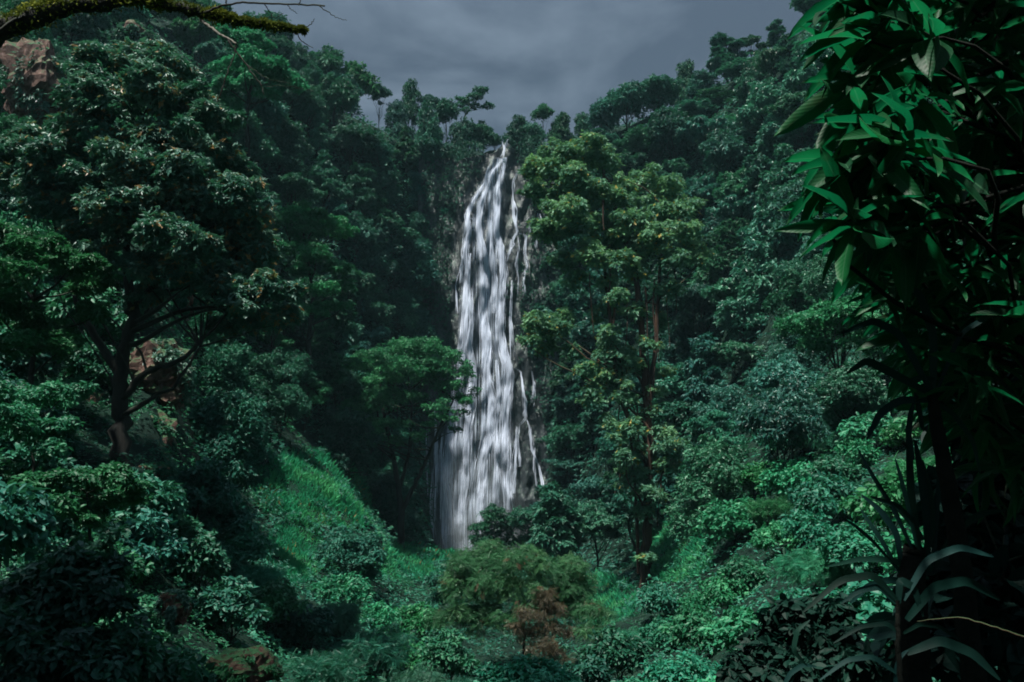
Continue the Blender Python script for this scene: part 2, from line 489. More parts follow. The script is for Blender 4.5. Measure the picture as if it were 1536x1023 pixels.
# visibility of the ground cells from the viewpoint
EL = (ZG - CZ) / RS[None, :]
VIS = EL >= np.maximum.accumulate(EL, axis=1) - 0.012
PXG, PYG = proj(np.stack([XG, YG, ZG], -1))

# cell sampling by the area each cell covers in the view
def cell_weights(power=1.0):
    dx1 = PXG[1:, :-1] - PXG[:-1, :-1]; dy1 = PYG[1:, :-1] - PYG[:-1, :-1]
    dx2 = PXG[:-1, 1:] - PXG[:-1, :-1]; dy2 = PYG[:-1, 1:] - PYG[:-1, :-1]
    area = np.abs(dx1 * dy2 - dx2 * dy1)
    ok = VIS[:-1, :-1] & (YG[:-1, :-1] > 3) & (PXG[:-1, :-1] > -220) & (PXG[:-1, :-1] < 1760) & (PYG[:-1, :-1] > -180) & (PYG[:-1, :-1] < 1250)
    # a little on what only shows from the side
    side = (YG[:-1, :-1] > 3) & (np.abs(AZS[:-1, None]) < 0.75)
    gx = np.hypot(XG[1:, :-1] - XG[:-1, :-1], YG[1:, :-1] - YG[:-1, :-1]) * np.hypot(RS[1:] - RS[:-1], ZG[:-1, 1:] - ZG[:-1, :-1])
    return area * ok + 0.15 * side * gx * (1330 / np.maximum(RS[:-1], 12)) ** 2 * 0.35
CW = cell_weights()
CWC = np.cumsum(CW.ravel()); CWC /= CWC[-1]
def sample_ground(n, r_=rng):
    k = np.searchsorted(CWC, r_.random(n))
    i, j = k // (nR - 1), k % (nR - 1)
    u, v = r_.random(n), r_.random(n)
    def bil(G):
        return G[i, j] * (1 - u) * (1 - v) + G[i + 1, j] * u * (1 - v) + G[i, j + 1] * (1 - u) * v + G[i + 1, j + 1] * u * v
    p = np.stack([bil(XG), bil(YG), bil(ZG)], -1)
    t1 = np.stack([G[i + 1, j] - G[i, j] for G in (XG, YG, ZG)], -1)
    t2 = np.stack([G[i, j + 1] - G[i, j] for G in (XG, YG, ZG)], -1)
    nrm = norm(np.cross(t2, t1))
    nrm[nrm[:, 2] < 0] *= -1
    return p, nrm

# ------------------------------------------------------------------ leaves
T_RH = (np.array([[0, 0, 0], [0.45, 0.5, 0.10], [1, 0, -0.05], [0.45, -0.5, 0.10]], float), np.array([[0, 2, 1], [0, 3, 2]]))
T_LF = (np.array([[0, 0, 0], [0.28, 0.42, 0.07], [0.30, 0, 0.0], [0.28, -0.42, 0.07], [0.66, 0.40, 0.04], [0.68, 0, -0.03], [0.66, -0.40, 0.04], [1.0, 0, -0.14]], float),
        np.array([[0, 2, 1], [0, 3, 2], [1, 2, 5], [1, 5, 4], [2, 3, 6], [2, 6, 5], [4, 5, 7], [5, 6, 7]]))
# a sprig: three leaves fanned from a point
def _sprig():
    vs_, fs_ = [], []
    for k, (ang, L) in enumerate(((-0.9, 0.75), (0.0, 1.0), (0.85, 0.8), (2.2, 0.55))):
        v = T_RH[0].copy() * [L, L * 0.62, L]
        v[:, 2] += 0.05 * k
        c, s = math.cos(ang), math.sin(ang)
        vs_.append(np.stack([v[:, 0] * c - v[:, 1] * s, v[:, 0] * s + v[:, 1] * c, v[:, 2]], -1))
        fs_.append(T_RH[1] + 4 * k)
    return np.concatenate(vs_), np.concatenate(fs_)
T_SP = _sprig()
# a pinnate frond: rachis with leaflets
def _frond():
    vs_, fs_ = [], []
    k = 0
    for s in np.linspace(0.1, 1.0, 8):
        for sg in (-1, 1):
            L = 0.42 * math.sin(math.pi * (0.15 + 0.75 * s)) + 0.08
            z0 = -0.22 * s * s
            a = np.array([[s, 0, z0], [s + 0.06, sg * L * 0.5, z0 + 0.02], [s + 0.16, sg * L, z0 - 0.05], [s + 0.12, sg * L * 0.45, z0 - 0.02]])
            vs_.append(a); fs_.append(np.array([[0, 1, 2], [0, 2, 3]]) + 4 * k); k += 1
    return np.concatenate(vs_), np.concatenate(fs_)
T_FR = _frond()

def place_leaves(tmpl, pos, ldir, nrm, L, W, tint):
    """leaves as one triangle soup"""
    tv, tf = tmpl
    ldir = norm(ldir - nrm * np.sum(ldir * nrm, -1, keepdims=True))
    b = np.cross(nrm, ldir)
    n = len(pos)
    L = np.broadcast_to(L, (n,)); W = np.broadcast_to(W, (n,))
    v = (pos[:, None, :] + tv[None, :, 0, None] * (ldir * L[:, None])[:, None, :] + tv[None, :, 1, None] * (b * W[:, None])[:, None, :] + tv[None, :, 2, None] * (nrm * L[:, None])[:, None, :])
    f = tf[None, :, :] + (np.arange(n) * len(tv))[:, None, None]
    return v.reshape(-1, 3), f.reshape(-1, 3), np.repeat(tint, len(tf))

def clump_leaves(cl, n, L, tmpl=T_RH, wr=0.55, low=-0.35, up=0.75, out=0.55, jit=0.55, shell=0.62, droop=0.15, rust=0.0, seed=0, freshness=0.5, lvar=0.45, sub=5):
    """cl: (k,6) clumps x y z rx ry rz. Leaves sit through the outer part of each clump."""
    r_ = np.random.default_rng(seed)
    cl = np.asarray(cl, float)
    if sub:
        more = [cl * [1, 1, 1, 0.8, 0.8, 0.8]]
        for _ in range(sub):
            d = norm(r_.normal(size=(len(cl), 3))); d[:, 2] = np.where(r_.random(len(cl)) < 0.75, np.abs(d[:, 2]), d[:, 2])
            s = r_.uniform(0.28, 0.5, (len(cl), 1))
            more.append(np.concatenate([cl[:, :3] + d * cl[:, 3:6] * r_.uniform(0.75, 1.15, (len(cl), 1)), cl[:, 3:6] * s * [1, 1, 1.0] ], 1))
        cl = np.concatenate(more)
    w = (cl[:, 3] * cl[:, 4] + cl[:, 3] * cl[:, 5] + cl[:, 4] * cl[:, 5])
    k = r_.choice(len(cl), n, p=w / w.sum())
    d = norm(r_.normal(size=(n * 2, 3)))
    d = d[(d[:, 2] > low) | (r_.random(n * 2) < 0.15)][:n]
    if len(d) < n:
        k = k[:len(d)]; n = len(d)
    # lumpy surface: radius varied by noise over each clump
    cs = cl[k]
    ns = vnoise3(d[:, 0] * 2.6 + k * 3.7, d[:, 1] * 2.6 + k, d[:, 2] * 2.6, 3)
    lump = 1 + 0.38 * ns
    lump = np.where(r_.random(n) < 0.12, lump * 1.22, lump)
    rho = (shell + (1 - shell) * r_.random(n) ** 0.6) * lump
    pos = cs[:, :3] + d * cs[:, 3:6] * rho[:, None]
    up3 = np.array([0, 0, 1.0])
    nrm = norm(up * up3 + out * d + jit * r_.normal(size=(n, 3)))
    ld = norm(d * [1, 1, 0.3] + 0.8 * r_.normal(size=(n, 3)) - up3 * droop)
    ct = r_.random(len(cl))
    tint = np.clip(0.55 * ct[k] + 0.35 * r_.random(n) + (freshness - 0.5) * 0.5 + 0.12 * d[:, 2] * 0, 0, 0.93)
    if rust:
        tint[r_.random(n) < rust * (0.3 + 1.4 * ct[k][::1])] = 0.98
    s = L * (1 - lvar + 2 * lvar * r_.random(n))
    return place_leaves(tmpl, pos, ld, nrm, s, s * wr, tint)

def tube(path, rad, seg=7, cap=True):
    path = np.asarray(path, float); rad = np.asarray(rad, float)
    n = len(path)
    tg = norm(np.gradient(path, axis=0))
    ref = np.array([0.3, 1.0, 0.1])
    a = norm(np.cross(tg, ref)); b = np.cross(tg, a)
    th = np.linspace(0, 2 * math.pi, seg, endpoint=False)
    v = path[:, None, :] + rad[:, None, None] * (np.cos(th)[None, :, None] * a[:, None, :] + np.sin(th)[None, :, None] * b[:, None, :])
    v = v.reshape(-1, 3)
    f = []
    for i in range(n - 1):
        for j in range(seg):
            j2 = (j + 1) % seg
            p0, p1, p2, p3 = i * seg + j, i * seg + j2, (i + 1) * seg + j2, (i + 1) * seg + j
            f += [[p0, p2, p1], [p0, p3, p2]]
    return v, np.array(f), np.zeros(len(f))

def bend(p0, p1, n=8, wob=0.1, seed=0, sag=0.0):
    """a wavering path between two points"""
    r_ = np.random.default_rng(seed)
    p0, p1 = np.asarray(p0, float), np.asarray(p1, float)
    t = np.linspace(0, 1, n)[:, None]
    L = np.linalg.norm(p1 - p0)
    off = np.zeros((n, 3))
    for c in range(3):
        off[:, c] = sum(r_.normal() * np.sin(math.pi * t[:, 0] * q) / q for q in (1, 2, 3))
    p = p0 + (p1 - p0) * t + off * wob * L
    p[:, 2] += sag * L * np.sin(math.pi * t[:, 0])
    return p

def wood(base, clumps, r0, seed=0, fork=0.45, seg=7, lean=(0, 0), limbs=7, wob=0.05):
    """trunk and limbs reaching into the clumps"""
    r_ = np.random.default_rng(seed)
    cl = np.asarray(clumps, float)
    base = np.asarray(base, float)
    top = cl[:, :3].mean(0)
    top[2] = base[2] + (cl[:, 2].max() - base[2]) * 0.85
    top[:2] += lean
    tr = bend(base, top, 10, wob, seed)
    tr[0] = base
    rr = np.interp(np.linspace(0, 1, 10), [0, 0.08, 1], [r0 * 1.35, r0, r0 * 0.25])
    parts = [tube(tr, rr, seg)]
    idx = np.arange(len(cl))
    if len(idx) > limbs:
        idx = r_.choice(idx, limbs, replace=False)
    for q in idx:
        c = cl[q, :3] - [0, 0, cl[q, 5] * 0.2]
        zr_ = np.clip((c[2] - base[2]) / max(top[2] - base[2], 0.1), 0.2, 1)
        f_ = min(max(fork + 0.3 * (r_.random() - 0.5), 0.12), 0.95) * zr_
        s = f_ * 9
        i0 = int(min(s, 8)); st = tr[i0] * (1 - (s - i0)) + tr[i0 + 1] * (s - i0)
        rb = np.interp(f_, [0, 1], [r0, r0 * 0.3]) * 0.55
        parts.append(tube(bend(st, c, 7, 0.09, seed * 31 + int(q), 0.05), np.linspace(rb, rb * 0.25, 7), max(4, seg - 2)))
    return merge(parts)

# ------------------------------------------------------------------ tree archetypes
def arch_clumps(style, seed, H, R):
    """returns clumps for a tree of height H, crown radius R, base at origin"""
    r_ = np.random.default_rng(seed)
    out = []
    if style == 'round':
        for q in range(13):
            d = norm(r_.normal(size=3)); d[2] = abs(d[2]) * 0.9 - 0.15
            s = R * (0.30 + 0.22 * r_.random())
            out.append([d[0] * R * 0.66, d[1] * R * 0.66, H * 0.66 + d[2] * R * 0.75, s, s, s * 0.8])
        out.append([0, 0, H * 0.66, R * 0.6, R * 0.6, R * 0.6])
    elif style == 'tall':
        for q in range(14):
            t = q / 13
            a = r_.random() * 6.28
            w = R * (0.75 - 0.5 * abs(t - 0.4)) * 0.65
            s = R * (0.28 + 0.2 * r_.random()) * (1.1 - 0.5 * t)
            out.append([math.cos(a) * w, math.sin(a) * w, H * (0.32 + 0.62 * t), s, s, s * 0.85])
    elif style == 'umbrella':
        for q in range(15):
            a = q * 2.4 + r_.random() * 0.6; w = R * math.sqrt((q + 0.5) / 15) * 0.85
            lev = (0.9 - 0.18 * (w / R) ** 2 + 0.05 * r_.normal())
            s = R * (0.24 + 0.16 * r_.random())
            out.append([math.cos(a) * w, math.sin(a) * w, H * lev, s * 1.15, s * 1.15, s * 0.42])
        for q in range(5):
            a = q * 1.3; w = R * 0.55
            out.append([math.cos(a) * w, math.sin(a) * w, H * (0.62 + 0.06 * r_.normal()), R * 0.26, R * 0.26, R * 0.12])
    elif style == 'open':
        for q in range(11):
            a = r_.random() * 6.28; w = R * (0.3 + 0.6 * r_.random())
            s = R * (0.17 + 0.15 * r_.random())
            out.append([math.cos(a) * w, math.sin(a) * w, H * (0.5 + 0.48 * r_.random()), s * 1.2, s * 1.2, s * 0.6])
    elif style == 'draped':
        for q in range(16):
            t = (q + 0.5) / 16
            a = q * 2.4
            w = R * (0.25 + 0.55 * (1 - t)) * (0.7 + 0.5 * r_.random())
            s = R * (0.30 + 0.22 * r_.random())
            out.append([math.cos(a) * w, math.sin(a) * w, H * (0.12 + 0.78 * t), s, s, s * 1.05])
    elif style == 'bush':
        for q in range(11):
            d = norm(r_.normal(size=3)); d[2] = abs(d[2])
            s = R * (0.32 + 0.22 * r_.random())
            out.append([d[0] * R * 0.62, d[1] * R * 0.62, H * 0.38 + d[2] * H * 0.36, s, s, s * 0.75])
    elif style == 'cone':
        for q in range(16):
            t = (q + 0.5) / 16
            a = q * 2.4
            w = R * (1 - t) * 0.75
            s = R * (0.34 * (1 - t) + 0.14)
            out.append([math.cos(a) * w, math.sin(a) * w, H * (0.28 + 0.70 * t), s, s, s * 0.6])
    return np.array(out)

ARCH = {}
def arch(key, style, H, R, n, L, mat, tmpl=T_RH, seed=0, r0=None, bark='bark', rust=0.0, fresh=0.5, **kw):
    cl = arch_clumps(style, seed, H, R)
    v, f, t = clump_leaves(cl, n, L, tmpl, seed=seed + 5, rust=rust, freshness=fresh, **kw)
    cm = make_mesh('crown_' + key, v, f, M[mat], tint=t)
    v, f, t = wood((0, 0, -0.6), cl, r0 or H * 0.022, seed=seed + 9, limbs=8)
    tm = make_mesh('trunk_' + key, v, f, M[bark], smooth=True)
    ARCH[key] = (cm, tm, H, R, style)

def spawn(key, x, y, name, label, cat, group=None, s=1.0, rot=None, z=None, mat=None, sz=None):
    cm, tm, H, R, st = ARCH[key]
    rot = random.random() * 6.28 if rot is None else rot
    z = float(ground_z(x, y)) if z is None else z
    t = thing(name, label, cat, (x, y, z), rot, (s, s, s * (sz or 1.0)), group)
    link('foliage' if st == 'bush' else 'crown', cm, t)
    link('stem' if st == 'bush' else 'trunk', tm, t)
    return t

# ---- far forest kinds (leaf sprays about 0.4 m at 150 m)
FAR_KEYS = []
for q, (st, H, R, mt, nn) in enumerate([
    ('round', 9, 4.2, 'far', 5200), ('round', 10, 4.6, 'dark', 5600), ('tall', 12, 3.6, 'far', 5000), ('umbrella', 10, 5.0, 'far', 4800),
    ('draped', 9, 4.4, 'dark', 6500), ('draped', 10, 4.8, 'far', 7000), ('round', 9, 4.4, 'grey', 5600), ('draped', 9, 4.4, 'grey', 6500),
    ('cone', 11, 3.2, 'dark', 4500), ('open', 11, 4.4, 'far', 3600), ('round', 8, 3.8, 'mid', 5000), ('umbrella', 9, 4.6, 'grey', 4600)]):
    arch(f'far{q}', st, H, R, int(nn * 0.8), 0.60, mt, T_SP, seed=100 + q * 7)
    FAR_KEYS.append((f'far{q}', st, mt))
# ---- middle distance
MID_KEYS = []
for q, (st, H, R, mt, nn) in enumerate([
    ('round', 7.5, 3.6, 'mid', 11000), ('draped', 7.5, 3.6, 'grey', 13000), ('umbrella', 8, 4.0, 'mid', 11000), ('tall', 9, 3.0, 'dark', 10000),
    ('open', 8, 3.6, 'mid', 7500), ('draped', 7, 3.4, 'dark', 12000), ('round', 7, 3.4, 'grey', 11000)]):
    arch(f'mid{q}', st, H, R, int(nn * 0.85), 0.29, mt, T_SP, seed=300 + q * 7)
    MID_KEYS.append((f'mid{q}', st, mt))
# ---- shrubs
SHR_KEYS = []
for q, (H, R, mt, nn, tm_, L) in enumerate([
    (2.6, 1.5, 'mid', 3400, T_LF, 0.22), (2.2, 1.5, 'bright', 3400, T_LF, 0.20), (2.8, 1.4, 'dark', 3200, T_LF, 0.24),
    (2.4, 1.6, 'fern', 1500, T_FR, 0.34), (3.0, 1.4, 'grey', 3600, T_LF, 0.20), (2.4, 1.5, 'mid', 1700, T_FR, 0.34)]):
    arch(f'shr{q}', 'bush', H, R, nn, L, mt, tm_, seed=500 + q * 7, r0=0.05, shell=0.5)
    SHR_KEYS.append((f'shr{q}', 'bush', mt))

# ------------------------------------------------------------------ rock cliff behind the falls
ZB = float(P(740, 850, 153)[2]); ZT = float(P(740, 238, 156)[2])
def cliff_y(x, z):
    x = np.asarray(x, float); z = np.asarray(z, float)
    t = (z - ZB) / (ZT - ZB)
    y = 151.5 + 4.0 * t
    y = y - 0.9 * fbm(x / 4.0, z / 14.0, 1.3, 3, 41) - 0.5 * fbm(x / 1.3, z / 4.0, 0.3, 3, 43)
    s = z / 7.3 + 1.1 * fbm(x / 3.5, z / 20.0, 0, 2, 47)
    fr = s - np.floor(s)
    y = y - 0.3 * np.where(fr > 0.6, (1 - fr) / 0.4, fr / 0.6)
    return y + 0.004 * (x + 2) ** 2 * 0.5
cx = np.linspace(-17, 14, 150); cz = np.linspace(ZB - 3, ZT + 4.5, 300)
CX, CZZ = np.meshgrid(cx, cz, indexing='ij')
CY = cliff_y(CX, CZZ)
toph = ZT - 0.2 + 0.8 * fbm(CX / 3.0, 0, 0, 2, 3) + 3.4 * np.exp(-((CX + 1.2) / 2.2) ** 2)
CY = CY + np.clip(CZZ - toph, 0, None) * 2.5
CZ2 = np.minimum(CZZ, toph + 0.12 * np.clip(CZZ - toph, 0, None))
cv = np.stack([CX, CY, CZ2], -1).reshape(-1, 3)
ii, jj = np.meshgrid(np.arange(149), np.arange(299), indexing='ij')
q0 = (ii * 300 + jj).ravel()
cliff = link('cliff', make_mesh('cliff', cv, np.stack([q0, q0 + 300, q0 + 301, q0 + 1], -1), M['wetrock'], smooth=False))
tag(cliff, kind='structure')

def W(px, py, off=0.25):
    Y = 154.0
    for _ in range(4):
        p = P(px, py, Y)
        Y = float(cliff_y(p[0], p[2])) - off
    return P(px, py, Y)

# ------------------------------------------------------------------ waterfall
def water_mat(name, lo, hi, amax, sx_=1.1, sz_=0.055, col=(0.56, 0.60, 0.70), seed=0.0):
    m, t, out = new_mat(name)
    tcn = N(t, 'ShaderNodeTexCoord')
    mpn = N(t, 'ShaderNodeMapping')
    mpn.inputs['Scale'].default_value = (sx_, 0.25, sz_)
    mpn.inputs['Location'].default_value = (seed, seed * 2, seed)
    t.links.new(tcn.outputs['Object'], mpn.inputs[0])
    n1 = N(t, 'ShaderNodeTexNoise')
    n1.inputs['Scale'].default_value = 1.0
    n1.inputs['Detail'].default_value = 7
    n1.inputs['Roughness'].default_value = 0.62
    n1.inputs['Distortion'].default_value = 0.25
    t.links.new(mpn.outputs[0], n1.inputs['Vector'])
    n2 = N(t, 'ShaderNodeTexNoise')
    n2.inputs['Scale'].default_value = 0.4
    n2.inputs['Detail'].default_value = 4
    t.links.new(mpn.outputs[0], n2.inputs['Vector'])
    ad = N(t, 'ShaderNodeMath', operation='MULTIPLY_ADD')
    ad.inputs[1].default_value = 0.3
    t.links.new(n2.outputs['Fac'], ad.inputs[0])
    t.links.new(n1.outputs['Fac'], ad.inputs[2])
    mrr = N(t, 'ShaderNodeMapRange', interpolation_type='SMOOTHSTEP')
    mrr.inputs['From Min'].default_value = lo + 0.15
    mrr.inputs['From Max'].default_value = hi + 0.15
    mrr.inputs['To Max'].default_value = amax
    t.links.new(ad.outputs[0], mrr.inputs['Value'])
    # the sheet thins out towards its sides
    at = N(t, 'ShaderNodeAttribute', attribute_name='tint')
    mu = N(t, 'ShaderNodeMath', operation='MULTIPLY')
    t.links.new(mrr.outputs[0], mu.inputs[0])
    t.links.new(at.outputs['Fac'], mu.inputs[1])
    pb = N(t, 'ShaderNodeBsdfPrincipled')
    pb.inputs['Base Color'].default_value = (*col, 1)
    pb.inputs['Roughness'].default_value = 0.55
    t.links.new(mu.outputs[0], pb.inputs['Alpha'])
    t.links.new(pb.outputs[0], out.inputs[0])
    return m
M['veil1'] = water_mat('falling_water_sheet', 0.40, 0.70, 0.66, sx_=2.6, sz_=0.035, col=(0.35, 0.42, 0.53))
M['veil2'] = water_mat('falling_water_spray_sheet', 0.44, 0.70, 0.6, sx_=4.5, sz_=0.06, col=(0.50, 0.58, 0.70), seed=7.0)
M['strand'] = water_mat('white_water_strand', 0.28, 0.66, 0.7, sx_=5.0, sz_=0.10, col=(0.62, 0.69, 0.82), seed=3.0)

EL_ = [(203, 756), (236, 742), (250, 735), (270, 724), (290, 712), (312, 700), (330, 698), (400, 694), (440, 692), (518, 690), (534, 686), (560, 676), (600, 672), (640, 664), (667, 658), (714, 659), (776, 660), (826, 660)]
ER_ = [(203, 764), (236, 759), (265, 758), (300, 755), (371, 754), (440, 753), (518, 758), (553, 769), (596, 768), (675, 772), (722, 772), (761, 770), (826, 771)]
def sheet(off, pad, nx=26, ny=150, y0=238, y1=826):
    v = []; t = []
    for r_ in range(ny):
        py = y0 + (y1 - y0) * r_ / (ny - 1)
        l = np.interp(py, [e[0] for e in EL_], [e[1] for e in EL_]) - pad
        r2 = np.interp(py, [e[0] for e in ER_], [e[1] for e in ER_]) + pad
        for c in range(nx):
            s = c / (nx - 1)
            v.append(W(l + (r2 - l) * s, py, off + 0.25 * math.sin(py * 0.11 + c * 0.4)))
    f = []
    for r_ in range(ny - 1):
        for c in range(nx - 1):
            q = r_ * nx + c
            f.append([q, q + 1, q + nx + 1, q + nx])
            s = (c + 0.5) / (nx - 1)
            t.append(min(1, 4.5 * min(s, 1 - s) + 0.1))
    return np.array(v), np.array(f), np.array(t)
wf = thing('waterfall', 'tall white waterfall plunging in many strands down the dark cliff', 'waterfall', W(715, 826, 1.0))
wf_loc = np.array(wf.location)
def wchild(name, v, f, t, mat):
    return link(name, make_mesh(name, v - wf_loc, f, M[mat], tint=t, smooth=True), wf)
v, f, t = sheet(0.35, 3); wchild('water_sheet', v, f, t, 'veil1')
v, f, t = sheet(0.9, 0); wchild('spray_sheet', v, f, t, 'veil2')
STREAMS = [  # polyline, width px at start and end, filaments
    ([(757, 236), (738, 258), (730, 280), (721, 305), (716, 330), (718, 355), (724, 380), (728, 409), (726, 440), (724, 480), (728, 520), (726, 560)], 7, 16, 60),
    ([(733, 250), (727, 275), (712, 298), (701, 322), (703, 348), (697, 377), (700, 400), (698, 453), (694, 520), (690, 555), (682, 600), (676, 660), (668, 720), (672, 780), (676, 824)], 5, 20, 80),
    ([(758, 236), (752, 265), (745, 286), (744, 324), (743, 348), (751, 371), (755, 409), (751, 453), (750, 500), (756, 530), (764, 560), (760, 600), (757, 660), (760, 720), (764, 765)], 6, 14, 70),
    ([(727, 370), (731, 409), (727, 439), (728, 480), (733, 520), (730, 560), (738, 600), (735, 650), (724, 700), (718, 760), (722, 800)], 6, 16, 70),
    ([(745, 540), (748, 580), (744, 640), (746, 700), (742, 760)], 7, 9, 36),
    ([(706, 380), (704, 430), (708, 480), (702, 520), (710, 560), (706, 610), (700, 660), (698, 720), (690, 780), (690, 824)], 5, 12, 50),
    ([(664, 650), (660, 700), (664, 760), (668, 822)], 4, 10, 26),
    ([(697, 377), (691, 400), (690, 425)], 2, 3, 8),
    ([(763, 208), (758, 222), (755, 236)], 2, 3, 6), ([(754, 212), (757, 226), (752, 237)], 1.5, 3, 4),
    ([(735, 246), (729, 262), (728, 284)], 2, 3, 6), ([(716, 292), (704, 308), (699, 326)], 2, 3, 8), ([(742, 237), (757, 238)], 2, 2, 8), ([(697, 324), (702, 326), (712, 330), (718, 338)], 2, 3, 8), ([(748, 262), (750, 300), (746, 340)], 2, 4, 14),
    ([(736, 330), (738, 380), (744, 420), (740, 470)], 3, 10, 22),
    ([(775, 640), (772, 690), (770, 740)], 3, 5, 12),
]
TRICKLES = [
    ([(783, 246), (776, 258), (770, 272), (771, 324), (776, 348), (768, 360), (765, 378)], 3, 3, 9),
    ([(776, 350), (789, 353), (787, 380), (791, 400), (786, 412)], 3, 3, 9),
    ([(805, 350), (804, 360), (803, 373)], 3, 3, 6),
    ([(772, 552), (781, 557), (785, 590), (789, 628), (780, 637)], 3, 3, 9),
    ([(789, 628), (794, 640), (798, 675), (808, 700), (817, 745)], 3, 5, 14),
    ([(641, 640), (639, 700), (640, 790)], 3, 6, 8),
    ([(650, 600), (652, 660), (651, 780)], 4, 6, 6),
    ([(768, 420), (766, 480), (770, 540)], 3, 4, 7),
    ([(808, 320), (812, 335), (806, 345)], 6, 6, 6),
    ([(790, 325), (797, 335), (795, 350)], 8, 6, 6),
    ([(766, 360), (772, 366), (764, 376), (760, 392)], 2, 3, 6), ([(776, 350), (778, 372), (774, 396), (778, 420), (775, 450)], 2, 2, 6),
    ([(789, 400), (785, 424), (788, 444)], 2, 3, 4), ([(800, 352), (790, 352), (778, 350)], 2, 2, 4), ([(769, 300), (775, 316), (772, 340)], 2, 2, 4),
    ([(785, 590), (790, 604), (786, 625)], 2, 3, 5), ([(780, 637), (777, 660), (780, 700)], 2, 3, 4), ([(798, 556), (802, 580), (798, 610)], 2, 3, 4),
    ([(797, 640), (802, 668), (800, 700), (806, 730)], 2, 4, 5), ([(690, 400), (684, 430), (687, 470)], 2, 2, 4), ([(684, 520), (680, 545)], 2, 2, 4), ([(648, 700), (646, 760), (650, 810)], 6, 10, 10),
]
def strands(list_, off, seed):
    r_ = np.random.default_rng(seed)
    V, Fc, T = [], [], []
    o = 0
    for poly, w0, w1, n in list_:
        n = int(n * 1.6)
        p = np.array(poly, float)
        L = np.concatenate([[0], np.cumsum(np.hypot(*np.diff(p, axis=0).T))])
        for k in range(n):
            a = r_.random() * 0.7; b = min(1.0, a + 0.25 + 0.7 * r_.random())
            if r_.random() < 0.25: a = 0
            m_ = max(8, int((b - a) * L[-1] / 5))
            s = np.linspace(a, b, m_)
            px = np.interp(s * L[-1], L, p[:, 0]); py = np.interp(s * L[-1], L, p[:, 1])
            off_x = r_.normal() * 0.42
            wid = (w0 + (w1 - w0) * s)
            px = px + wid * off_x * 0.42 + np.cumsum(r_.normal(size=m_)) * 0.42
            hw = (0.035 + 0.13 * r_.random() ** 2.5) * np.sin(math.pi * np.clip((s - a) / (b - a), 0.02, 0.98)) ** 0.5 * (0.7 + 0.6 * r_.random(m_))
            of = off + 0.4 * r_.random()
            for q in range(m_):
                c = W(px[q], py[q], of)
                V.append(c - [hw[q], 0, 0]); V.append(c + [0, -hw[q] * 0.7, 0]); V.append(c + [hw[q], 0, 0])
            for q in range(m_ - 1):
                g = o + q * 3
                Fc += [[g, g + 1, g + 4, g + 3], [g + 1, g + 2, g + 5, g + 4]]
                T += [1.0, 1.0]
            o += 3 * m_
    return np.array(V), np.array(Fc), np.array(T)
v, f, t = strands(STREAMS, 0.55, 3); wchild('water_strands', v, f, t, 'strand')
for q in range(len(TRICKLES)):
    v, f, t = strands([TRICKLES[q]], 0.25, 50 + q); wchild('side_trickle', v, f, t, 'strand')

# drifting spray where the water lands
sm, stt, sto = new_mat('water_spray')
spv = N(stt, 'ShaderNodeVolumePrincipled')
spv.inputs['Color'].default_value = (0.75, 0.86, 0.92, 1)
spv.inputs['Density'].default_value = 0.010
stt.links.new(spv.outputs[0], sto.inputs['Volume'])
th_, ph_ = np.meshgrid(np.linspace(0, 2 * math.pi, 32, endpoint=False), np.linspace(-math.pi / 2, math.pi / 2, 17), indexing='ij')
ev = np.stack([np.cos(th_) * np.cos(ph_), np.sin(th_) * np.cos(ph_), np.sin(ph_)], -1).reshape(-1, 3)
ef = [[i * 17 + j, ((i + 1) % 32) * 17 + j, ((i + 1) % 32) * 17 + j + 1, i * 17 + j + 1] for i in range(32) for j in range(16)]
for k, (px, py, rx_, rz_) in enumerate([(688, 812, 6.5, 5.0), (740, 800, 7.5, 5.0), (715, 760, 8.0, 9.0)]):
    tag(link('mist', make_mesh('mist', ev * [rx_, 4.0, rz_], np.array(ef), sm, smooth=True), None, P(px, py, 148)), kind='stuff')

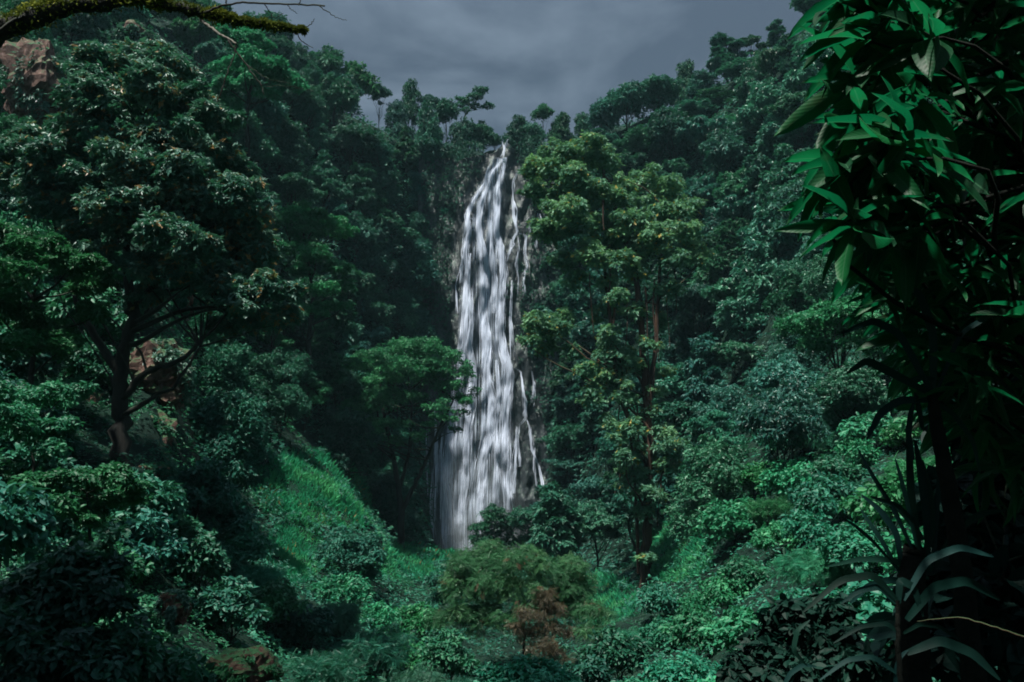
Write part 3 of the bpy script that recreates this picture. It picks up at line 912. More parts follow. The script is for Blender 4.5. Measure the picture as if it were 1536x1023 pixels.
# ------------------------------------------------------------------ rock outcrops
def rock(px, py, Y, wpx, hpx, label, seed, mat='rock', depth=0.8, name='rock_outcrop', cat='rock'):
    c = P(px, py, Y * 1.02)
    wpx *= 0.85; hpx *= 0.85
    rx, rz = wpx / 1330 * Y / 2, hpx / 1330 * Y / 2
    n1, n2 = 44, 28
    th = np.linspace(0, 2 * math.pi, n1, endpoint=False); ph = np.linspace(-math.pi / 2, math.pi / 2, n2)
    TH, PH = np.meshgrid(th, ph, indexing='ij')
    d = np.stack([np.cos(TH) * np.cos(PH), np.sin(TH) * np.cos(PH), np.sin(PH)], -1)
    ds = np.sign(d) * np.abs(d) ** 0.95
    lump = 1 + 0.34 * fbm(d[..., 0] * 1.6, d[..., 1] * 1.6, d[..., 2] * 1.6, 3, seed)
    cell = np.floor(3.0 * d[..., 2] + 1.3 * vnoise3(d[..., 0] * 2, d[..., 1] * 2, d[..., 2] * 2, seed + 3)) * 0.10
    lump = lump + cell * 0.6 + 0.05 * fbm(d[..., 0] * 5, d[..., 1] * 5, d[..., 2] * 9, 4, seed + 9) - 0.10 * (np.abs(vnoise3(d[..., 0] * 4, d[..., 1] * 4, d[..., 2] * 5, seed + 12)) < 0.08)
    v = ds * lump[..., None] * [rx, rx * depth, rz]
    f = []
    for i in range(n1):
        i2 = (i + 1) % n1
        for j in range(n2 - 1):
            f.append([i * n2 + j, i2 * n2 + j, i2 * n2 + j + 1, i * n2 + j + 1])
    o = link(name, make_mesh(name, v.reshape(-1, 3), np.array(f), M[mat]), None, c)
    tag(o, label, cat)
    if mat == 'rock':
        r_ = np.random.default_rng(seed)
        n = 2600
        dd = norm(r_.normal(size=(n, 3))); dd[:, 1] = -np.abs(dd[:, 1])
        kp = fbm(dd[:, 0] * 1.8, dd[:, 1] * 1.8, dd[:, 2] * 1.8, 3, seed + 40) + 0.35 * dd[:, 2] > 0.12
        dd = dd[kp]; m_ = len(dd)
        L = np.clip(Y * 0.0048, 0.08, 0.4) * (0.5 + r_.random(m_))
        v, f, t_ = place_leaves(T_SP, dd * [rx, rx * depth, rz] * r_.uniform(0.95, 1.18, (m_, 1)), norm(dd - [0, 0, 0.8] + 0.5 * r_.normal(size=(m_, 3))), norm(dd * 0.5 + [0, -0.2, 0.8] + 0.5 * r_.normal(size=(m_, 3))), L, L * 0.55, np.clip(r_.random(m_) * 0.9, 0, 0.93))
        link('creeper', make_mesh('creeper', v, f, M['olive' if seed % 2 else 'mid'], tint=t_), o)
    return o
rock(50, 132, 65, 108, 155, 'mossy brown rock outcrop high on the hillside at the far left', 1)
rock(100, 125, 67, 60, 60, 'reddish rock ledge jutting from the high outcrop at far left', 2)
rock(232, 570, 45, 125, 130, 'brown rock face lit behind the dark left tree trunk', 3)
rock(222, 665, 43, 95, 90, 'cracked reddish rock at the foot of the brown rock face', 4)
rock(147, 625, 42, 60, 75, 'dull red rock left of the dark tree trunk', 5)
rock(280, 458, 50, 34, 44, 'small pinkish rock patch showing through the left tree crown', 6)
rock(200, 52, 84, 50, 40, 'reddish rock patch under the mossy branch, high on the left', 7)
rock(365, 1012, 16, 110, 70, 'brown stone bank in the bottom left undergrowth', 8)
rock(262, 915, 20, 50, 60, 'pale pink rock in the dark gap of the lower left', 9)
rock(235, 708, 36, 60, 26, 'pale stones at the foot of the left tree', 10)
rock(720, 815, 146, 28, 22, 'wet boulder in the spray at the foot of the waterfall', 11, mat='wetrock')
rock(905, 858, 118, 60, 26, 'dark wet rock bank right of the plunge pool', 12, mat='wetrock')

# ------------------------------------------------------------------ trees set out one by one
def px_clumps(lst, flat=0.65, jy=0.03, seed=0):
    r_ = np.random.default_rng(seed)
    out = []
    for c in lst:
        px, py, rp, Y = c[:4]
        Y = Y * (1 + jy * r_.normal())
        p = P(px, py, Y); s = rp / 1330 * Y
        out.append([p[0], p[1], p[2], s, s * 1.1, s * (c[4] if len(c) > 4 else flat)])
    return np.array(out)

def hero(name, label, cat, base, clumps, n, L, mat, trunks, tmpl=T_SP, seed=0, bark='bark', crown='crown', stemname='trunk', group=None, extra_wood=True, **kw):
    """trunks: list of (pixel polyline with depth, radius start, radius end)"""
    base = np.asarray(base, float)
    t = thing(name, label, cat, base, group=group)
    cl = clumps.copy(); cl[:, :3] -= base
    v, f, ti = clump_leaves(cl, n, L, tmpl, seed=seed, **kw)
    link(crown, make_mesh(crown, v, f, M[mat], tint=ti), t)
    parts = []
    for k, (poly, r0, r1) in enumerate(trunks):
        pts = np.array([P(*q) for q in poly]) - base
        s = np.linspace(0, 1, len(pts)); s2 = np.linspace(0, 1, len(pts) * 5)
        pp = np.stack([np.interp(s2, s, pts[:, c]) for c in range(3)], -1)
        pp[1:-1] = 0.25 * pp[:-2] + 0.5 * pp[1:-1] + 0.25 * pp[2:]
        pp[1:-1] += np.random.default_rng(seed + k).normal(size=(len(pp) - 2, 3)) * r0 * 0.18
        parts.append(tube(pp, np.linspace(r0, r1, len(pp)), 9))
        if extra_wood and k < 3:
            # limbs from this stem to the nearest clumps
            r_ = np.random.default_rng(seed * 3 + k)
            for q in r_.choice(len(cl), min(len(cl), 9), replace=False):
                c = cl[q, :3]
                below = np.where(pp[:, 2] < c[2] - 0.2 * abs(pp[-1, 2] - pp[0, 2]) * 0.5)[0]
                if len(below) == 0: continue
                i0 = below[np.argmin(np.linalg.norm(pp[below] - c, axis=1))]
                rb = r0 * 0.33
                parts.append(tube(bend(pp[i0], c - [0, 0, cl[q, 5] * 0.3], 8, 0.045, seed + q, 0.02), np.linspace(rb, rb * 0.2, 8), 5))
    v, f, ti = merge(parts)
    link(stemname, make_mesh(stemname, v, f, M[bark], smooth=True), t)
    return t

# the big olive tree on the left
CL = px_clumps([
    (150, 105, 42, 37), (205, 92, 45, 37), (250, 105, 40, 37), (120, 150, 40, 36), (185, 150, 50, 36), (260, 155, 48, 36), (310, 190, 42, 37), (110, 205, 42, 36),
    (170, 215, 52, 35), (240, 215, 52, 35), (300, 240, 46, 36), (345, 265, 38, 37), (50, 225, 38, 37), (20, 270, 42, 37), (80, 275, 48, 36), (150, 280, 50, 35), (220, 285, 52, 35),
    (290, 300, 50, 35), (350, 330, 42, 36), (100, 320, 34, 36), (180, 345, 36, 35), (250, 355, 50, 34), (320, 375, 50, 35), (370, 400, 42, 36), (405, 440, 36, 37), (430, 480, 24, 37),
    (230, 140, 40, 35), (150, 170, 40, 35), (70, 250, 44, 35), (200, 255, 46, 34), (130, 235, 44, 35), (270, 265, 44, 35), (185, 310, 46, 34), (260, 320, 46, 34), (120, 360, 34, 35), (310, 330, 44, 35), (60, 310, 38, 36), (355, 290, 34, 36), (380, 360, 34, 36), (0, 230, 38, 37), (290, 380, 40, 34), (360, 450, 34, 35),
    (210, 400, 36, 35), (285, 420, 34, 35), (340, 440, 44, 35), (390, 480, 30, 36), (215, 450, 26, 36), (150, 390, 28, 36), (335, 500, 26, 36)], 0.8, 0.03, 1)
hero('broadleaf_tree', 'large spreading tree with pale glossy olive leaves and rusty tips on the left hillside', 'tree',
     P(180, 712, 36), CL, 70000, 0.25, 'olive',
     [([(180, 725, 36), (182, 640, 36), (178, 560, 36), (200, 480, 36), (190, 380, 36.3), (200, 280, 36.6)], 0.42, 0.10),
      ([(182, 600, 36), (215, 560, 35.5), (275, 540, 35), (340, 470, 35.5)], 0.17, 0.05),
      ([(180, 625, 36), (215, 605, 35.6), (262, 580, 35), (300, 520, 35)], 0.13, 0.04),
      ([(178, 560, 36), (120, 470, 36), (80, 330, 36)], 0.20, 0.06),
      ([(190, 470, 36), (260, 400, 35.5), (330, 330, 36)], 0.16, 0.05)],
     seed=21, rust=0.08, freshness=0.65, low=-0.2)
CL = px_clumps([(20, 365, 45, 33), (70, 385, 40, 33), (110, 400, 36, 33), (10, 420, 42, 33), (130, 430, 28, 33), (60, 495, 42, 32), (25, 520, 40, 32), (95, 520, 30, 32), (140, 470, 24, 33), (0, 470, 30, 32)], 0.6, 0.03, 2)
hero('broadleaf_tree', 'green tree at the left edge under the olive tree crown', 'tree', P(40, 790, 33), CL, 13000, 0.19, 'mid',
     [([(40, 800, 33), (45, 650, 33), (50, 450, 33)], 0.2, 0.06)], seed=22)
CL = px_clumps([(60, 600, 34, 27), (20, 625, 36, 27), (105, 590, 26, 27), (40, 650, 34, 27), (90, 640, 26, 27), (5, 590, 24, 27), (70, 675, 22, 27)], 0.55, 0.03, 3)
hero('small_tree', 'small pale leafed tree low at the left edge', 'tree', P(50, 850, 27), CL, 6500, 0.15, 'mid',
     [([(50, 860, 27), (52, 740, 27), (50, 640, 27)], 0.09, 0.03)], tmpl=T_LF, seed=23)
CL = px_clumps([(60, 730, 30, 24, ), (110, 720, 34, 24), (150, 740, 36, 24), (190, 750, 30, 24), (85, 760, 30, 24), (135, 775, 26, 24), (175, 715, 26, 24), (205, 730, 18, 24)], 0.55, 0.03, 4)
hero('leafy_shrub', 'spreading shrub with brownish left side in front of the dark tree trunk', 'shrub', P(140, 860, 24), CL, 7000, 0.14, 'mid',
     [([(140, 880, 24), (135, 800, 24), (130, 740, 24)], 0.07, 0.02)], tmpl=T_LF, seed=24, crown='foliage', stemname='stem')

# bright layered tree
CL = px_clumps([(385, 342, 26, 95), (415, 330, 28, 95), (445, 322, 28, 95), (480, 332, 30, 95), (508, 350, 24, 95), (455, 350, 30, 94), (430, 372, 26, 94), (475, 385, 28, 94), (505, 405, 24, 94), (520, 430, 16, 94),
                (455, 410, 22, 94), (485, 435, 26, 93), (470, 465, 20, 93), (512, 460, 18, 93)], 0.5, 0.02, 5)
hero('umbrella_tree', 'vivid green tree with layered crown on the slope left of the waterfall', 'tree', P(465, 590, 97), CL, 17000, 0.30, 'bright',
     [([(465, 600, 97), (462, 520, 96), (470, 440, 95), (455, 350, 95)], 0.35, 0.1)], seed=25, low=-0.1, freshness=0.3)
CL = px_clumps([(352, 58, 22, 88), (380, 62, 26, 88), (372, 90, 26, 88), (400, 100, 26, 88), (425, 118, 22, 88), (350, 112, 24, 88), (375, 130, 24, 88), (345, 150, 22, 88), (405, 140, 18, 88), (450, 128, 14, 88), (335, 125, 18, 88)], 0.6, 0.02, 6)
hero('broadleaf_tree', 'bright green tree high on the left ridge below the mossy branch', 'tree', P(372, 250, 92), CL, 11000, 0.36, 'bright',
     [([(372, 260, 92), (370, 180, 90), (380, 90, 88)], 0.3, 0.1)], seed=26, freshness=0.35)

# flat topped tree in front of the falls
CL = px_clumps([(545, 552, 26, 110), (575, 535, 28, 110), (610, 525, 30, 110), (645, 528, 28, 110), (675, 545, 24, 110), (698, 565, 20, 110), (712, 588, 11, 109), (535, 585, 24, 109), (568, 575, 28, 108), (605, 562, 30, 108),
                (640, 568, 28, 108), (672, 585, 24, 108), (695, 600, 14, 108), (548, 615, 24, 109), (585, 605, 26, 108), (622, 602, 24, 108), (655, 615, 20, 108), (676, 632, 13, 108), (525, 612, 18, 109), (570, 640, 20, 109), (535, 650, 16, 110), (560, 665, 12, 110), (600, 640, 16, 109), (640, 640, 14, 109), (520, 580, 20, 110), (690, 620, 12, 108), (588, 548, 26, 109), (630, 548, 26, 109), (512, 560, 20, 110), (528, 635, 18, 109), (556, 655, 18, 109), (590, 665, 14, 109), (625, 655, 14, 109), (700, 605, 12, 108), (684, 645, 10, 109), (560, 600, 26, 108), (660, 560, 26, 108)], 0.68, 0.02, 7)
hero('umbrella_tree', 'flat topped green tree with dark forked trunk partly covering the waterfall', 'tree', P(600, 828, 110), CL, 26000, 0.30, 'mid',
     [([(600, 835, 110), (604, 780, 110), (598, 735, 110), (590, 690, 110), (578, 630, 110), (570, 580, 110)], 0.50, 0.14),
      ([(602, 770, 110), (618, 735, 110), (640, 690, 110), (660, 640, 109), (680, 600, 109)], 0.34, 0.10),
      ([(598, 735, 110), (612, 690, 110), (618, 620, 109), (612, 560, 109)], 0.26, 0.08)], seed=27, low=0.0, freshness=0.7)

# tall vine hung tree right of the falls
CL = px_clumps([(815, 262, 26, 80), (845, 238, 28, 80), (880, 225, 28, 80), (910, 245, 26, 79), (860, 275, 30, 79), (825, 300, 26, 79), (895, 290, 28, 78), (800, 285, 18, 80), (935, 285, 26, 78), (970, 275, 26, 78),
                (1000, 290, 24, 78), (1020, 320, 26, 78), (1040, 370, 20, 78), (985, 325, 30, 77), (950, 335, 30, 77), (905, 340, 28, 77), (870, 345, 32, 76), (835, 355, 24, 77), (890, 385, 26, 76), (925, 400, 26, 76), (850, 395, 22, 77),
                (970, 375, 28, 77), (1005, 395, 24, 77), (1045, 395, 14, 78), (955, 415, 20, 77), (910, 430, 16, 77), (865, 420, 16, 78), (815, 350, 22, 78), (1030, 350, 20, 78), (930, 365, 26, 76), (990, 360, 26, 76), (845, 320, 28, 77), (930, 310, 28, 78), (870, 300, 28, 77)], 0.85, 0.015, 8)
CLb = px_clumps([(805, 490, 24, 77), (830, 500, 26, 77), (795, 515, 16, 77), (850, 480, 14, 77), (820, 525, 16, 77),
                (915, 535, 26, 76), (940, 555, 24, 76), (905, 570, 22, 76), (930, 590, 20, 76), (890, 600, 18, 76), (950, 650, 22, 76), (985, 655, 26, 75), (1010, 675, 20, 75), (965, 690, 26, 75), (1000, 705, 18, 75), (950, 720, 20, 75), (968, 770, 14, 75.5), (960, 800, 12, 75.5), (972, 840, 12, 75.5), (968, 560, 16, 75.5), (972, 520, 14, 75.5), (950, 470, 16, 75.5), (925, 450, 18, 75.5), (990, 480, 14, 75.5), (1000, 440, 18, 76), (945, 600, 14, 75.5), (985, 590, 14, 75.5), (910, 500, 16, 75.5), (860, 530, 14, 76), (880, 560, 14, 76), (1000, 560, 12, 76), (915, 640, 16, 76), (930, 660, 14, 76),
                (975, 740, 18, 75), (940, 690, 18, 75), (900, 470, 16, 77), (975, 620, 14, 76)], 0.9, 0.015, 9)
hero('rainforest_tree', 'tallest tree with yellow green crown and red brown trunks right of the waterfall', 'tree', P(966, 925, 76), np.concatenate([CL, CLb]), 52000, 0.33, 'yellow',
     [([(966, 935, 76), (968, 860, 76), (972, 780, 76), (975, 640, 76), (962, 500, 76.5), (952, 400, 77), (925, 320, 78), (905, 250, 79)], 0.50, 0.14),
      ([(972, 700, 76), (925, 580, 76), (916, 480, 76.5), (905, 380, 77), (880, 300, 79)], 0.24, 0.09),
      ([(975, 600, 76), (985, 500, 76.5), (990, 400, 77), (1005, 320, 78)], 0.24, 0.08),
      ([(958, 860, 76.3), (955, 760, 76), (945, 640, 76), (930, 540, 76)], 0.16, 0.08),
      ([(925, 560, 76), (870, 520, 76.5), (830, 505, 77)], 0.10, 0.04)], seed=28, bark='redbark', rust=0.04, low=-0.2, freshness=0.5)
VN = [(915, 400, 470, 4), (905, 300, 345, 5), (968, 430, 620, 3), (982, 420, 590, 3), (990, 390, 560, 2), (1003, 400, 520, 2), (922, 460, 520, 4), (940, 430, 560, 2), (1012, 405, 470, 2), (885, 410, 500, 2), (955, 600, 760, 3), (990, 700, 790, 2), (930, 600, 740, 2)]
for k, (px, y0, y1, w) in enumerate(VN):
    a, b = P(px, y0, 75.6), P(px + random.uniform(-10, 10), y1, 75.4)
    v, f, t = tube(bend(b - a * 0, a, 12, 0.02, 900 + k) - b, np.linspace(0.03, w * 0.02 + 0.03, 12), 5)
    tag(link('liana', make_mesh('liana', v, f, M['redbark'], smooth=True), None, b),
        'thin reddish brown liana hanging along the trunks of the tall vine hung tree', 'liana', 'lianas hanging on the tall tree')

# ------------------------------------------------------------------ skyline trees
def sky_tree(px, top, wpx, key, label, name='ridge_tree', r=160, lean=0.0, group=None):
    cm, tm, H, R, st = ARCH[key]
    p = P(px, top, r)
    gz = float(ground_z(p[0], p[1])) - 0.5
    h = max(p[2] - gz, 2.5)
    w = max(wpx / 1330 * r / 2, R * h / H / 2.3)
    w = wpx / 1330 * r / 2
    sz_ = min(h / H, (2.2 if st == 'draped' else 1.35) * w / R)
    t = thing(name, label, 'tree', (p[0], p[1], p[2] - H * sz_), random.random() * 6.28, (w / R, w / R, sz_), group)
    link('crown', cm, t)
    tk = link('trunk', tm, t, (0, 0, -(h - H * sz_) / sz_))
    tk.scale = (1, 1, h / (H * sz_))
for a in [
    (405, 30, 85, 'far1', 'rounded tree on the left ridge just right of the mossy branch tip', 152),
    (448, 70, 50, 'far5', 'low tree on the left ridge with bright sky showing on its right', 152),
    (485, 80, 78, 'far0', 'highest domed tree of the left ridge line against the sky', 156),
    (530, 102, 62, 'far10', 'dark domed tree on the ridge second after the highest left dome', 158),
    (510, 115, 60, 'far5', 'tree wedged between the two left ridge domes', 155),
    (570, 132, 34, 'far3', 'small umbrella shaped tree on the ridge right of the left domes', 160),
    (596, 155, 40, 'far5', 'low round tree between the small umbrella tree and the pointed tree', 160),
    (615, 128, 30, 'far4', 'pointed tree on the ridge upper left of the waterfall', 162),
    (645, 144, 34, 'far3', 'little flat crowned tree right of the pointed ridge tree', 162),
    (670, 154, 40, 'far1', 'round tree just left of the leaning ridge tree', 160),
    (640, 168, 46, 'far4', 'low bushy tree under the little flat crowned ridge tree', 157),
    (722, 188, 50, 'far0', 'dark tree on the rim immediately left of the waterfall lip', 162),
    (692, 192, 48, 'far4', 'dark bushy tree on the rim below the leaning tree', 159),
    (742, 205, 22, 'far1', 'tiny dark tree at the very lip of the waterfall', 164),
    (777, 180, 44, 'far4', 'dome shaped tree on the rim immediately right of the waterfall lip', 163),
    (815, 160, 30, 'far10', 'tall narrow tree on the rim right of the waterfall', 166),
    (800, 188, 42, 'far5', 'small tree at the foot of the tall narrow rim tree', 162),
    (842, 176, 42, 'far4', 'round tree right of the tall narrow rim tree', 166),
    (874, 172, 32, 'far5', 'slim small tree left of the wide dark ridge trees', 166),
    (906, 160, 56, 'far0', 'first dark round tree of the right ridge beside the slim small tree', 162),
    (945, 134, 74, 'far1', 'wide dark domed tree on the right ridge with pale trunks', 160),
    (988, 124, 74, 'far0', 'broad dark tree right of the wide domed ridge tree', 160),
    (1028, 100, 36, 'far4', 'small pointed tree rising from the right ridge', 164),
    (1055, 112, 56, 'far5', 'bushy tree between the pointed tree and the tall clumpy tree', 160),
    (1092, 50, 74, 'far2', 'tall clumpy tree standing above the right ridge', 160),
    (1128, 54, 42, 'far9', 'open branched tree beside the tall clumpy tree on the right ridge', 162),
    (1162, 28, 40, 'far2', 'tall airy tree on the right ridge near the dark foreground leaves', 162),
    (1190, 62, 50, 'far5', 'bushy tree at the foot of the tall airy ridge tree', 158),
    (1218, -6, 76, 'far1', 'big dark tree at the top right of the sky opening', 158),
    (1262, -50, 90, 'far0', 'dark ridge tree mostly behind the foreground leaves', 158),
    (1108, 98, 74, 'far6', 'grey green tree on the slope under the tall clumpy tree', 150), (1150, 104, 70, 'far7', 'vine draped tree on the slope under the tall airy ridge tree', 150),
    (1190, 112, 70, 'far6', 'grey green tree low on the right ridge next to the foreground leaves', 147), (1072, 138, 66, 'far5', 'bluish bushy tree under the bushy ridge tree right of the small pointed one', 151),
    (1130, 148, 76, 'far1', 'second row tree below the open branched ridge tree', 145), (1176, 160, 76, 'far7', 'draped grey green tree beneath the ridge close to the foreground leaves', 143),
    (1216, 80, 76, 'far5', 'bluish tree under the big dark tree at the top right', 148), (1036, 158, 64, 'far6', 'grey green tree on the slope below the small pointed ridge tree', 150),
    (1000, 172, 60, 'far4', 'deep green bushy tree below the broad dark ridge tree', 150), (1232, 140, 80, 'far6', 'round grey green tree half hidden by the foreground leaves high on the slope', 142),
    (1088, 180, 70, 'far7', 'grey green draped tree two rows below the tall clumpy tree', 143)]:
    sky_tree(a[0], a[1], a[2], a[3], a[4], r=a[5])
CL = px_clumps([(693, 150, 10, 162), (706, 147, 11, 162), (722, 136, 12, 162), (712, 158, 9, 162), (730, 160, 9, 162), (700, 165, 8, 162), (716, 144, 9, 162), (688, 157, 6, 162)], 0.45, 0.004, 12)
hero('leaning_tree', 'slender leaning tree with tufted open crown against the sky left of the lip', 'tree', P(690, 215, 162), CL, 2200, 0.40, 'far',
     [([(690, 222, 162), (692, 192, 162), (698, 172, 162), (714, 152, 162), (720, 142, 162)], 0.22, 0.07)], seed=31, low=-0.3)

# ------------------------------------------------------------------ forest on the gorge walls
EXC = [(715, 262, 36, 40), (728, 330, 44, 60), (725, 450, 50, 80), (720, 600, 66, 80), (715, 740, 72, 95), (785, 350, 30, 70), (790, 640, 34, 110)]
GRASSZ = [(462, 735, 75, 52), (520, 765, 40, 30), (615, 846, 66, 26), (900, 900, 52, 34), (1015, 822, 48, 34), (440, 830, 40, 45)]
ROCKW = [(50, 130, 26, 40), (232, 575, 30, 30), (220, 655, 20, 20), (262, 915, 12, 14), (365, 1005, 26, 14)]
WIN = [(60, 130, 55, 70), (232, 575, 60, 60), (220, 655, 55, 55), (147, 625, 35, 40), (280, 458, 20, 26), (262, 915, 30, 34), (365, 1000, 60, 40)]
taken = []
def clash(px, py, rp, lst, k=1.0):
    for ex, ey, a, b in lst:
        if ((px - ex) / (a + rp * k)) ** 2 + ((py - ey) / (b + rp * k)) ** 2 < 1:
            return True
    return False
ORD = 'first second third fourth fifth sixth seventh eighth ninth tenth eleventh twelfth thirteenth fourteenth fifteenth sixteenth seventeenth eighteenth nineteenth twentieth'.split()
ORD += ['twenty-' + q for q in ORD[:9]] + ['thirtieth'] + ['thirty-' + q for q in ORD[:9]] + ['fortieth'] + ['forty-' + q for q in ORD[:9]]
LOOK = {('round', 'far'): 'round dark', ('round', 'dark'): 'round deep-green', ('tall', 'far'): 'narrow dark', ('umbrella', 'far'): 'flat-topped dark',
        ('draped', 'dark'): 'vine-draped deep-green', ('draped', 'far'): 'vine-draped bluish', ('round', 'grey'): 'round grey-green', ('draped', 'grey'): 'vine-draped grey-green',
        ('cone', 'dark'): 'pointed dark', ('open', 'far'): 'open dark', ('round', 'mid'): 'round mid-green', ('umbrella', 'grey'): 'flat-topped grey-green',
        ('umbrella', 'mid'): 'flat-topped mid-green', ('tall', 'dark'): 'narrow deep-green', ('open', 'mid'): 'open mid-green',
        ('bush', 'mid'): 'mid-green', ('bush', 'bright'): 'vivid green', ('bush', 'dark'): 'deep-green', ('bush', 'fern'): 'olive feathery', ('bush', 'grey'): 'grey-green'}
def zone(px, py, r):
    if r > 105:
        side = 'left of the waterfall' if px < 715 else 'right of the waterfall'
        if py < 330: lev = 'high on the wall'
        elif py < 560: lev = 'halfway up the wall'
        else: lev = 'low on the wall'
        return lev + (' well ' if (px < 500 or px > 1010) else ' close ') + side
    if px < 330: return 'on the upper left hillside' if py < 330 else 'on the lower left hillside'
    if px < 660: return 'on the left slope above the grassy mound' if py < 700 else 'below the grassy mound on the left'
    if px < 880: return 'in the valley bottom before the falls'
    if px < 1100: return 'around the foot of the tallest tree' if py > 560 else 'behind the tallest tree'
    return 'on the upper right slope' if py < 560 else 'on the lower right slope'
placed = []
def pick_keys(r, px, py):
    if r > 100:
        ks = FAR_KEYS
        if px > 1050: pref = ('grey', 'far', 'grey')
        elif px < 330: pref = ('mid', 'dark', 'grey')
        else: pref = ('far', 'dark', 'far')
    else:
        ks = MID_KEYS
        pref = ('mid', 'grey', 'grey') if px > 1000 else ('mid', 'dark', 'mid')
    m_ = random.choice(pref)
    c = [k for k in ks if k[2] == m_] or ks
    if random.random() < 0.2: c = ks
    return random.choice(c)
cand, _ = sample_ground(9000)
for p in cand:
    r = float(np.hypot(p[0], p[1]))
    if r < 52 or len(placed) > 285: continue
    px0, py0 = proj(p)
    if not (-120 < px0 < 1640 and -150 < py0 < 1020): continue
    if px0 > 1380 and random.random() < 0.6: continue
    key = pick_keys(r, px0, py0)
    cm, tm, H, R, st = ARCH[key[0]]
    s = random.uniform(0.62, 1.05)
    pc = p + [0, 0, H * 0.6 * s]
    px, py = proj(pc)
    rp = R * s * 1330 / r
    if clash(px, py, rp, EXC, 0.85): continue
    if r < 105 and clash(px, py, rp, GRASSZ, 0.8): continue
    if r < 80 and clash(px, py, rp, WIN, 0.8): continue
    # keep the ridge line as set out above
    sk = np.interp(px, [300, 400, 480, 560, 640, 740, 860, 950, 1050, 1120, 1200, 1300], [-60, 20, 80, 140, 155, 215, 185, 135, 105, 70, 10, -80])
    ptop = proj(p + [0, 0, H * s])[1]
    if ptop < sk + 34: continue
    if 640 < px < 1040 and r < 90: continue
    if any((px - a[0]) ** 2 + ((py - a[1]) * 1.15) ** 2 < (0.55 * (rp + a[2])) ** 2 and abs(r - a[3]) < 30 for a in taken): continue
    taken.append((px, py, rp, r))
    placed.append((key, p, s, px, py, r))

# shrubs in the near and middle ground
cand, _ = sample_ground(12000)
shr = []
for p in cand:
    r = float(np.hypot(p[0], p[1]))
    if not (13 < r < 62) or len(shr) > 190: continue
    px0, py0 = proj(p)
    if not (-60 < px0 < 1560): continue
    if px0 > 1300 and random.random() < 0.6: continue
    if px0 < 1000: pref = ('mid', 'mid', 'bright', 'dark', 'fern', 'mid')
    else: pref = ('bright', 'mid', 'mid', 'bright', 'mid')
    if px0 < 350: pref = ('mid', 'dark', 'dark', 'dark')
    m_ = random.choice(pref)
    key = random.choice([k for k in SHR_KEYS if k[2] == m_])
    cm, tm, H, R, st = ARCH[key[0]]
    s = random.uniform(0.6, 1.15) * (0.62 + 0.013 * r)
    px, py = proj(p + [0, 0, H * 0.5 * s])
    rp = R * s * 1330 / r
    ptop = proj(p + [0, 0, H * s])[1]
    if ptop < 690 and px > 330 and px < 1050: continue
    if 560 < px < 880 and ptop < 880: continue
    if clash(px, py, rp, EXC, 0.9) or clash(px, py, rp, GRASSZ, 0.75) or clash(px, py, rp, WIN, 0.8): continue
    if clash(px, py, rp, [(790, 905, 110, 75), (790, 1010, 60, 30)], 0.7): continue
    if any((px - a[0]) ** 2 + (py - a[1]) ** 2 < (0.52 * (rp + a[2])) ** 2 for a in shr): continue
    shr.append((px, py, rp, r, key, p, s))

def spawn_all(items, name, cat, noun):
    byl = {}
    for it in items:
        key, p, s, px, py, r = it
        byl.setdefault((LOOK[(key[1], key[2])], zone(px, py, r)), []).append(it)
    for (look, zn), its in byl.items():
        its.sort(key=lambda q: q[3])
        grp = f'{noun}s {zn}'
        for k, (key, p, s, px, py, r) in enumerate(its):
            lab = f'{look} {noun} {zn}'
            if len(its) > 1:
                lab = f'{ORD[k]} from left, {look} {noun} {zn}'
            spawn(key[0], float(p[0]), float(p[1]), name, lab, cat, grp, s, z=float(p[2]) - 0.2, sz=random.uniform(0.9, 1.2))
spawn_all(placed, 'forest_tree', 'tree', 'tree')
spawn_all([(k, p, s, px, py, r) for px, py, rp, r, k, p, s in shr], 'shrub', 'shrub', 'shrub')
print('TREES', len(placed), 'SHRUBS', len(shr))

# named shrubs
def bushes(name, label, base, cl, n, L, mat, tmpl=T_LF, seed=0, flat=0.75, **kw):
    b = P(*base)
    return hero(name, label, 'shrub', b, px_clumps(cl, flat, 0.01, seed), n, L, mat,
                [([base, (base[0] + 3, base[1] - (base[1] - cl[0][1]) * 0.6, base[2])], 0.02 + base[2] * 0.0012, 0.02)], tmpl=tmpl, seed=seed, crown='foliage', stemname='stem', **kw)
bushes('shrub', 'dark round bush at the foot of the falls, left of its twin', (742, 835, 128), [(742, 785, 22, 127), (725, 795, 18, 127), (755, 800, 20, 127), (740, 768, 14, 127), (722, 812, 16, 127), (752, 818, 18, 127), (765, 785, 14, 127)], 5000, 0.36, 'dark', T_SP, 61)
bushes('shrub', 'dark round bush at the foot of the falls, right of its twin', (806, 838, 128), [(800, 775, 22, 127), (820, 780, 20, 127), (785, 790, 20, 127), (835, 800, 18, 127), (808, 805, 24, 127), (790, 815, 18, 127), (828, 818, 18, 127), (778, 775, 14, 127)], 6500, 0.36, 'mid', T_SP, 62)
bushes('shrub', 'big domed olive feathery bush in the middle foreground', (785, 985, 44),
       [(700, 855, 34, 44), (740, 845, 36, 44), (780, 848, 38, 44), (825, 860, 36, 44), (860, 885, 34, 44), (690, 890, 30, 43), (730, 885, 34, 43), (780, 890, 34, 43), (880, 920, 26, 43), (840, 915, 30, 43), (675, 930, 26, 43), (715, 930, 28, 43), (760, 935, 24, 43), (895, 950, 20, 43)],
       15000, 0.30, 'fern', T_FR, 63, rust=0.02)
